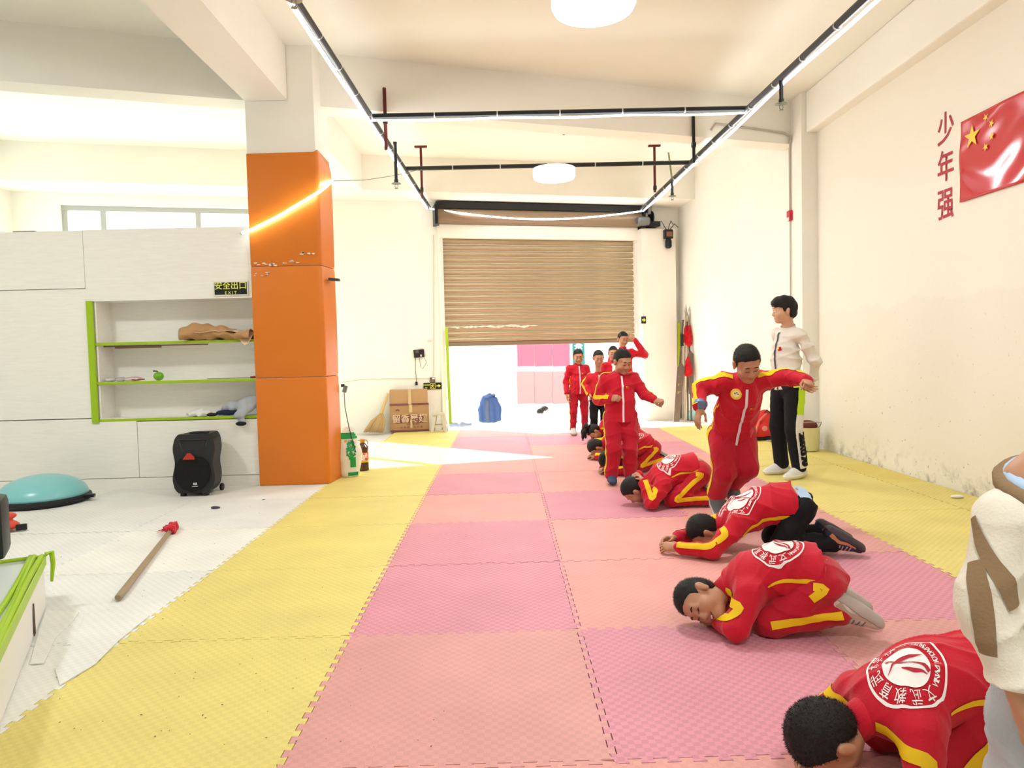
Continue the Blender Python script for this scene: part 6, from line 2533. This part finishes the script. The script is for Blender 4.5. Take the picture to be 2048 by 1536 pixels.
if bc:
    bc = bc + Vector((0, -.006, 0))
    axn = Vector((0, -1, .25))
    MB().lathe([(.034, 0), (.036, .003), (.034, .005)], bc, 28, axis=axn).add('round_badge', mat('badge_gold', 'e2b52a', .5), r10[1]['jk'], smooth=True)
    MB().lathe([(.022, 0), (.022, .0065)], bc, 24, axis=axn).add('badge_centre', mat('badge_cream', 'e8d9a0', .5), r10[1]['jk'])
    for k in range(5):
        a_ = k * 2 * PI / 5
        MB().ell(bc + Vector((.011 * math.cos(a_), -.0065, .011 * math.sin(a_))), (.006, .002, .005), sub=1).add('badge_petal', mat('badge_petal_%s' % ('r' if k % 2 else 'k'), 'c0323a' if k % 2 else '2a2420', .5), r10[1]['jk'])

# the coach
CREAMD = mat('jacket_cream', 'e2dbd0')
g3 = Fr((2.60, 6.47), 196)
J = stand(g3, 1.665, head=g3.p(.055, .02, 1.525), hf=V3((-1, .05, -.10)), hu=g3.d(.05, 0, 1), neck=g3.p(-.01, 0, 1.345), chest=g3.p(0.02, 0, 1.19), mid=g3.p(.025, 0, 1.02), pel=g3.p(.0, 0, .87),
          sh=[g3.p(-.01, .155, 1.30), g3.p(-.01, -.155, 1.30)], el=[g3.p(-.13, .215, 1.05), g3.p(-.13, -.215, 1.05)], wr=[g3.p(-.19, .09, .88), g3.p(-.19, -.06, .86)],
          hd=[g3.d(-.1, -.8, -.5), g3.d(-.1, .8, -.5)], hn=[g3.d(-1, 0, 0), g3.d(-1, 0, 0)], ht=[g3.d(0, 0, 1), g3.d(0, 0, 1)],
          hip=[g3.p(0, .09, .82), g3.p(0, -.09, .82)], kn=[g3.p(.03, .11, .45), g3.p(.03, -.11, .45)], an=[g3.p(-.02, .125, .09), g3.p(-.02, -.125, .09)], shoe_scale=.95)
r11 = person('young man coach in cream jacket and black trousers standing with hands behind his back', J, .97, 1.0, .007, top=CREAM, bottom=BLKC, seed=21, hair='fringe', skin=SKIN_L, face='open',
             zipper=mat('zip_dark', '34363c', .5), flag=mat('patch_flag', 'c8181f', .5), shoes=(mat('coach_shoe', 'd9d8d4', .5), mat('coach_sole', 'e6dfd2', .5)), sleeve_stripe=False, side_stripe=False, hand_curl=(RELAX, RELAX), hem=.06, torso_w=.96, bulk=.98, arm_w=.82, foldk=.3)
bt = r11[1]['trousers']
lt = g3.d(.0, 1, 0)
ph, pk_, pa_ = V3(J['hip'][0]), V3(J['kn'][0]), V3(J['an'][0])
lo_ = g3.d(-.12, 1, 0)
P1_ = [ph + g3.u * .06 + lo_ * .14, ph * .75 + pk_ * .25 + lo_ * .14, ph * .35 + pk_ * .65 + lo_ * .13]
world_child('lime_side_panel', Rb(P1_, [lo_] * 3, [.075, .08, .085], bt, .008), LIMEP, r11[1]['tr'])
P2_ = [ph * .35 + pk_ * .65 + lo_ * .13, pk_ + lo_ * .12, pk_ * .5 + pa_ * .5 + lo_ * .12, pa_ + lo_ * .12 + g3.u * .01]
world_child('white_side_panel', Rb(P2_, [lo_] * 4, [.09, .098, .10, .10], bt, .008), mat('panel_white', 'ddd9d2', .7), r11[1]['tr'])
tm = text_mesh('KUNG FU', .068, bold=.012)
dn = unit(pa_ - pk_)
c_ = pk_ * .5 + pa_ * .5 + lo_ * .05 - g3.f * .006
world_child('trouser_lettering', project_mesh(tm, c_, dn, np.cross(lo_, dn), bt, lift=.012, reach=.3), BLKC, r11[1]['tr'])
world_child('waist_tag', Rb([ph + g3.u * .045 + lo_ * .10 + g3.f * .10, ph + g3.u * .045 + lo_ * .13 + g3.f * .05], [g3.d(.6, .6, 0)] * 2, [.04, .04], bt), LIMEP, r11[1]['tr'])

# four boys queueing by the doorway
q1 = Fr((1.05, 10.05), -80)
J = stand(q1, 1.235, head=q1.p(.03, .0, 1.11), hf=q1.d(1, -.15, -.3), hu=q1.d(.2, -.12, 1))
r12 = person('boy in red tracksuit at the left of the queue, head tilted, standing by the doorway', J, KS * 1.02, .88, .008, seed=31, zipper=ZIPW, flag=True, shoes=SH_W, hand_curl=(RELAX, RELAX), sleeve_stripe=False)
q2 = Fr((1.28, 9.62), -88)
J = stand(q2, 1.09, head=q2.p(.04, .0, 1.09), hf=q2.d(1, .0, -.35), hu=q2.d(.3, 0, 1), el=[q2.p(-.05, .18, .74), q2.p(-.05, -.18, .74)], wr=[q2.p(.06, .16, .60), q2.p(.08, -.13, .60)])
r13 = person('small boy in red jacket and black trousers standing second in the queue', J, KS * .95, .88, .008, seed=32, zipper=ZIPW, bottom=BLKC, side_stripe=False, shoes=SH_K, hand_curl=(FIST, FIST), bulk=1.03)
q3 = Fr((1.60, 10.35), -95)
J = stand(q3, 1.26)
r14 = person('boy in open red jacket over a white shirt, half hidden behind the standing boy', J, KS * 1.02, .88, .008, seed=33, shoes=SH_W, hand_curl=(RELAX, RELAX))
world_child('white_shirt_front', Rb([V3(J['neck']) + q3.f * .1, V3(J['chest']) + q3.f * .14, V3(J['mid']) + q3.f * .14], [q3.f] * 3, [.07, .05, .03], r14[1]['jacket']), PRINTW, r14[1]['jk'])
q4 = Fr((1.82, 10.8), -88)
J = stand(q4, 1.49, hf=q4.d(1, .25, -.3), hu=q4.d(.25, .1, 1), el=[q4.p(.05, .32, 1.10), q4.p(-.03, -.21, .90)], wr=[q4.p(.11, .17, 1.33), q4.p(.03, -.215, .69)],
          hd=[q4.d(.1, -.8, .5), q4.d(.15, 0, -1)], hn=[q4.d(-.9, .0, -.3), q4.d(.2, 1, 0)], ht=[q4.d(.0, .1, -1), q4.d(1, 0, 0)])
r15 = person('tallest queueing boy in red jacket shielding his eyes with a raised hand', J, KS * 1.2, .94, .008, seed=34, shoes=SH_W, hand_curl=(RELAX, RELAX), sleeve_stripe=False)

# child in a cream sweatshirt at the right edge, head out of frame
OFF = V3((.03, .0, -.025))
g5 = Fr((1.02, 1.30), -72)
J = stand(g5, 1.2, head=V3((1.075, 1.28, 1.09)), hf=g5.d(1, .3, -.2), hu=g5.d(.1, 0, 1), neck=V3((.945, 1.30, .980)), chest=V3((.99, 1.31, .86)), mid=V3((1.02, 1.31, .75)), pel=V3((1.02, 1.32, .63)),
          sh=[V3((1.13, 1.37, .915)), V3((.893, 1.285, .912))], el=[V3((1.17, 1.38, .74)), V3((.838, 1.27, .755))], wr=[V3((1.16, 1.28, .60)), V3((.885, 1.225, .585))],
          hd=[g5.d(.2, 0, -1), V3((.25, -.15, -1))], hn=[g5.d(0, -1, 0), V3((1, .35, .2))], ht=[g5.d(1, 0, 0), V3((.3, -1, .0))],
          hip=[V3((1.09, 1.34, .60)), V3((.955, 1.30, .60))], kn=[V3((1.10, 1.33, .34)), V3((.95, 1.29, .34))], an=[V3((1.10, 1.36, .085)), V3((.95, 1.32, .085))])
for k_ in ('neck', 'chest', 'mid', 'pel'):
    J[k_] = J[k_] + OFF
for k_ in ('sh', 'el', 'wr'):
    J[k_] = [x_ + OFF for x_ in J[k_]]
J['hip'] = [x_ + V3((.045, 0, 0)) for x_ in J['hip']]
GREYP = mat('sweatpants_grey', 'b3b6bc', .85, .15, bump=.2, bscale=120)
SWE = mat('sweatshirt_cream', 'e4dccb', .85, .15, bump=.2, bscale=140)
BRN = mat('sweatshirt_brown', '8f7658', .85, .15, bump=.2, bscale=140)
r16 = person('child in cream sweatshirt with brown stripes and grey trousers at the right edge', J, KS, .90, .005, top=SWE, bottom=GREYP, seed=41, sleeve_stripe=False, side_stripe=False, shoes=SH_W,
             collar=False, hand_curl=((.4, .5, .4), (.75, .9, .6)), bulk=1.07, hem=.0, torso_w=1.0)
bs = r16[1]['jacket']
shR, elR, wrR = (V3(J[k][1]) for k in ('sh', 'el', 'wr'))
cd = V3((-.25, -1, 0))


def on_body(bv, pts):
    """surface points seen at those pixels"""
    out = []
    for px_, py_ in pts:
        h_ = bv.ray_cast(Vector((0, 0, CAM_H)), pix_ray(px_, py_).normalized())[0]
        if h_ is not None:
            out.append(V3(h_))
    return out


for nm, pts, ws in (('brown_sleeve_stripe', ((1950, 1122), (1958, 1180), (1966, 1240), (1976, 1310), (1990, 1385)), (.034, .036, .036, .030, .022)),
                    ('brown_armhole_stripe', ((1948, 1035), (1962, 1085), (1985, 1130), (2012, 1165), (2030, 1215)), (.016, .024, .026, .034, .03)),
                    ('brown_cuff', ((1966, 1392), (1990, 1396), (2020, 1390)), (.012, .016, .012))):
    pp_ = on_body(bs, pts)
    if len(pp_) > 1:
        world_child(nm, ribbon_mesh([(pp_, [(-.2, -1, 0)] * len(pp_), list(ws)[:len(pp_)])], bs, lift=.003, across=4, step=.01), BRN, r16[1]['jk'])
nc, na = Vector((1.012, 1.280, .952)), Vector((-.12, -.35, 1)).normalized()
e1 = na.cross(Vector((0, 1, 0))).normalized()
e2 = na.cross(e1)
for nm, R_, rr, mm, dz in (('brown_collar', .086, .017, BRN, 0), ('undershirt_collar', .073, .014, mat('pale_blue_shirt', 'b4cbe6'), .012)):
    m_ = MB()
    m_.tube([nc + na * dz + (e1 * math.cos(a_) + e2 * math.sin(a_)) * R_ for a_ in [k * 2 * PI / 28 for k in range(28)]], rr, 8, closed=True)
    world_child(nm, m_.mesh('c', 'all'), mm, r16[1]['jk'])

# woman sitting outside across the street, only the dark hair stands out in the glare
wo = onwall(1088, 822, -1.5)
g6 = Fr((wo.x - .04, wo.y), 10, z=-.50, s=(wo.z + .50) / .69)
WHT = mat('white_clothes', 'efeeec', .8, .2)
J = kneel(g6, pel=g6.p(0, 0, .22), mid=g6.p(.02, 0, .34), chest=g6.p(.03, 0, .47), neck=g6.p(.03, 0, .57), head=g6.p(.05, 0, .69), hf=g6.d(1, 0, -.1), hu=g6.d(.1, 0, 1),
          sh=[g6.p(.03, .14, .53), g6.p(.03, -.14, .53)], el=[g6.p(.05, .18, .32), g6.p(.05, -.18, .32)], wr=[g6.p(.22, .1, .22), g6.p(.22, -.1, .22)], ground=-.495)
r17 = person('person in white clothes kneeling outside in the glare, dark hair tied back, seen in profile', J, .62, .70, .008, top=WHT, bottom=WHT, seed=51, hair='fringe', skin=mat('skin_pale', 'ecd0bc', .5), sleeve_stripe=False, side_stripe=False, face='open', hand_curl=(RELAX, RELAX), collar=False)
world_child('hair_bun', Shape().ell(g6.p(-.07, 0, .69), (.045, .045, .05)).mesh(.009), HAIR, r17[0])
print('script seconds', round(time.time() - T0, 1))
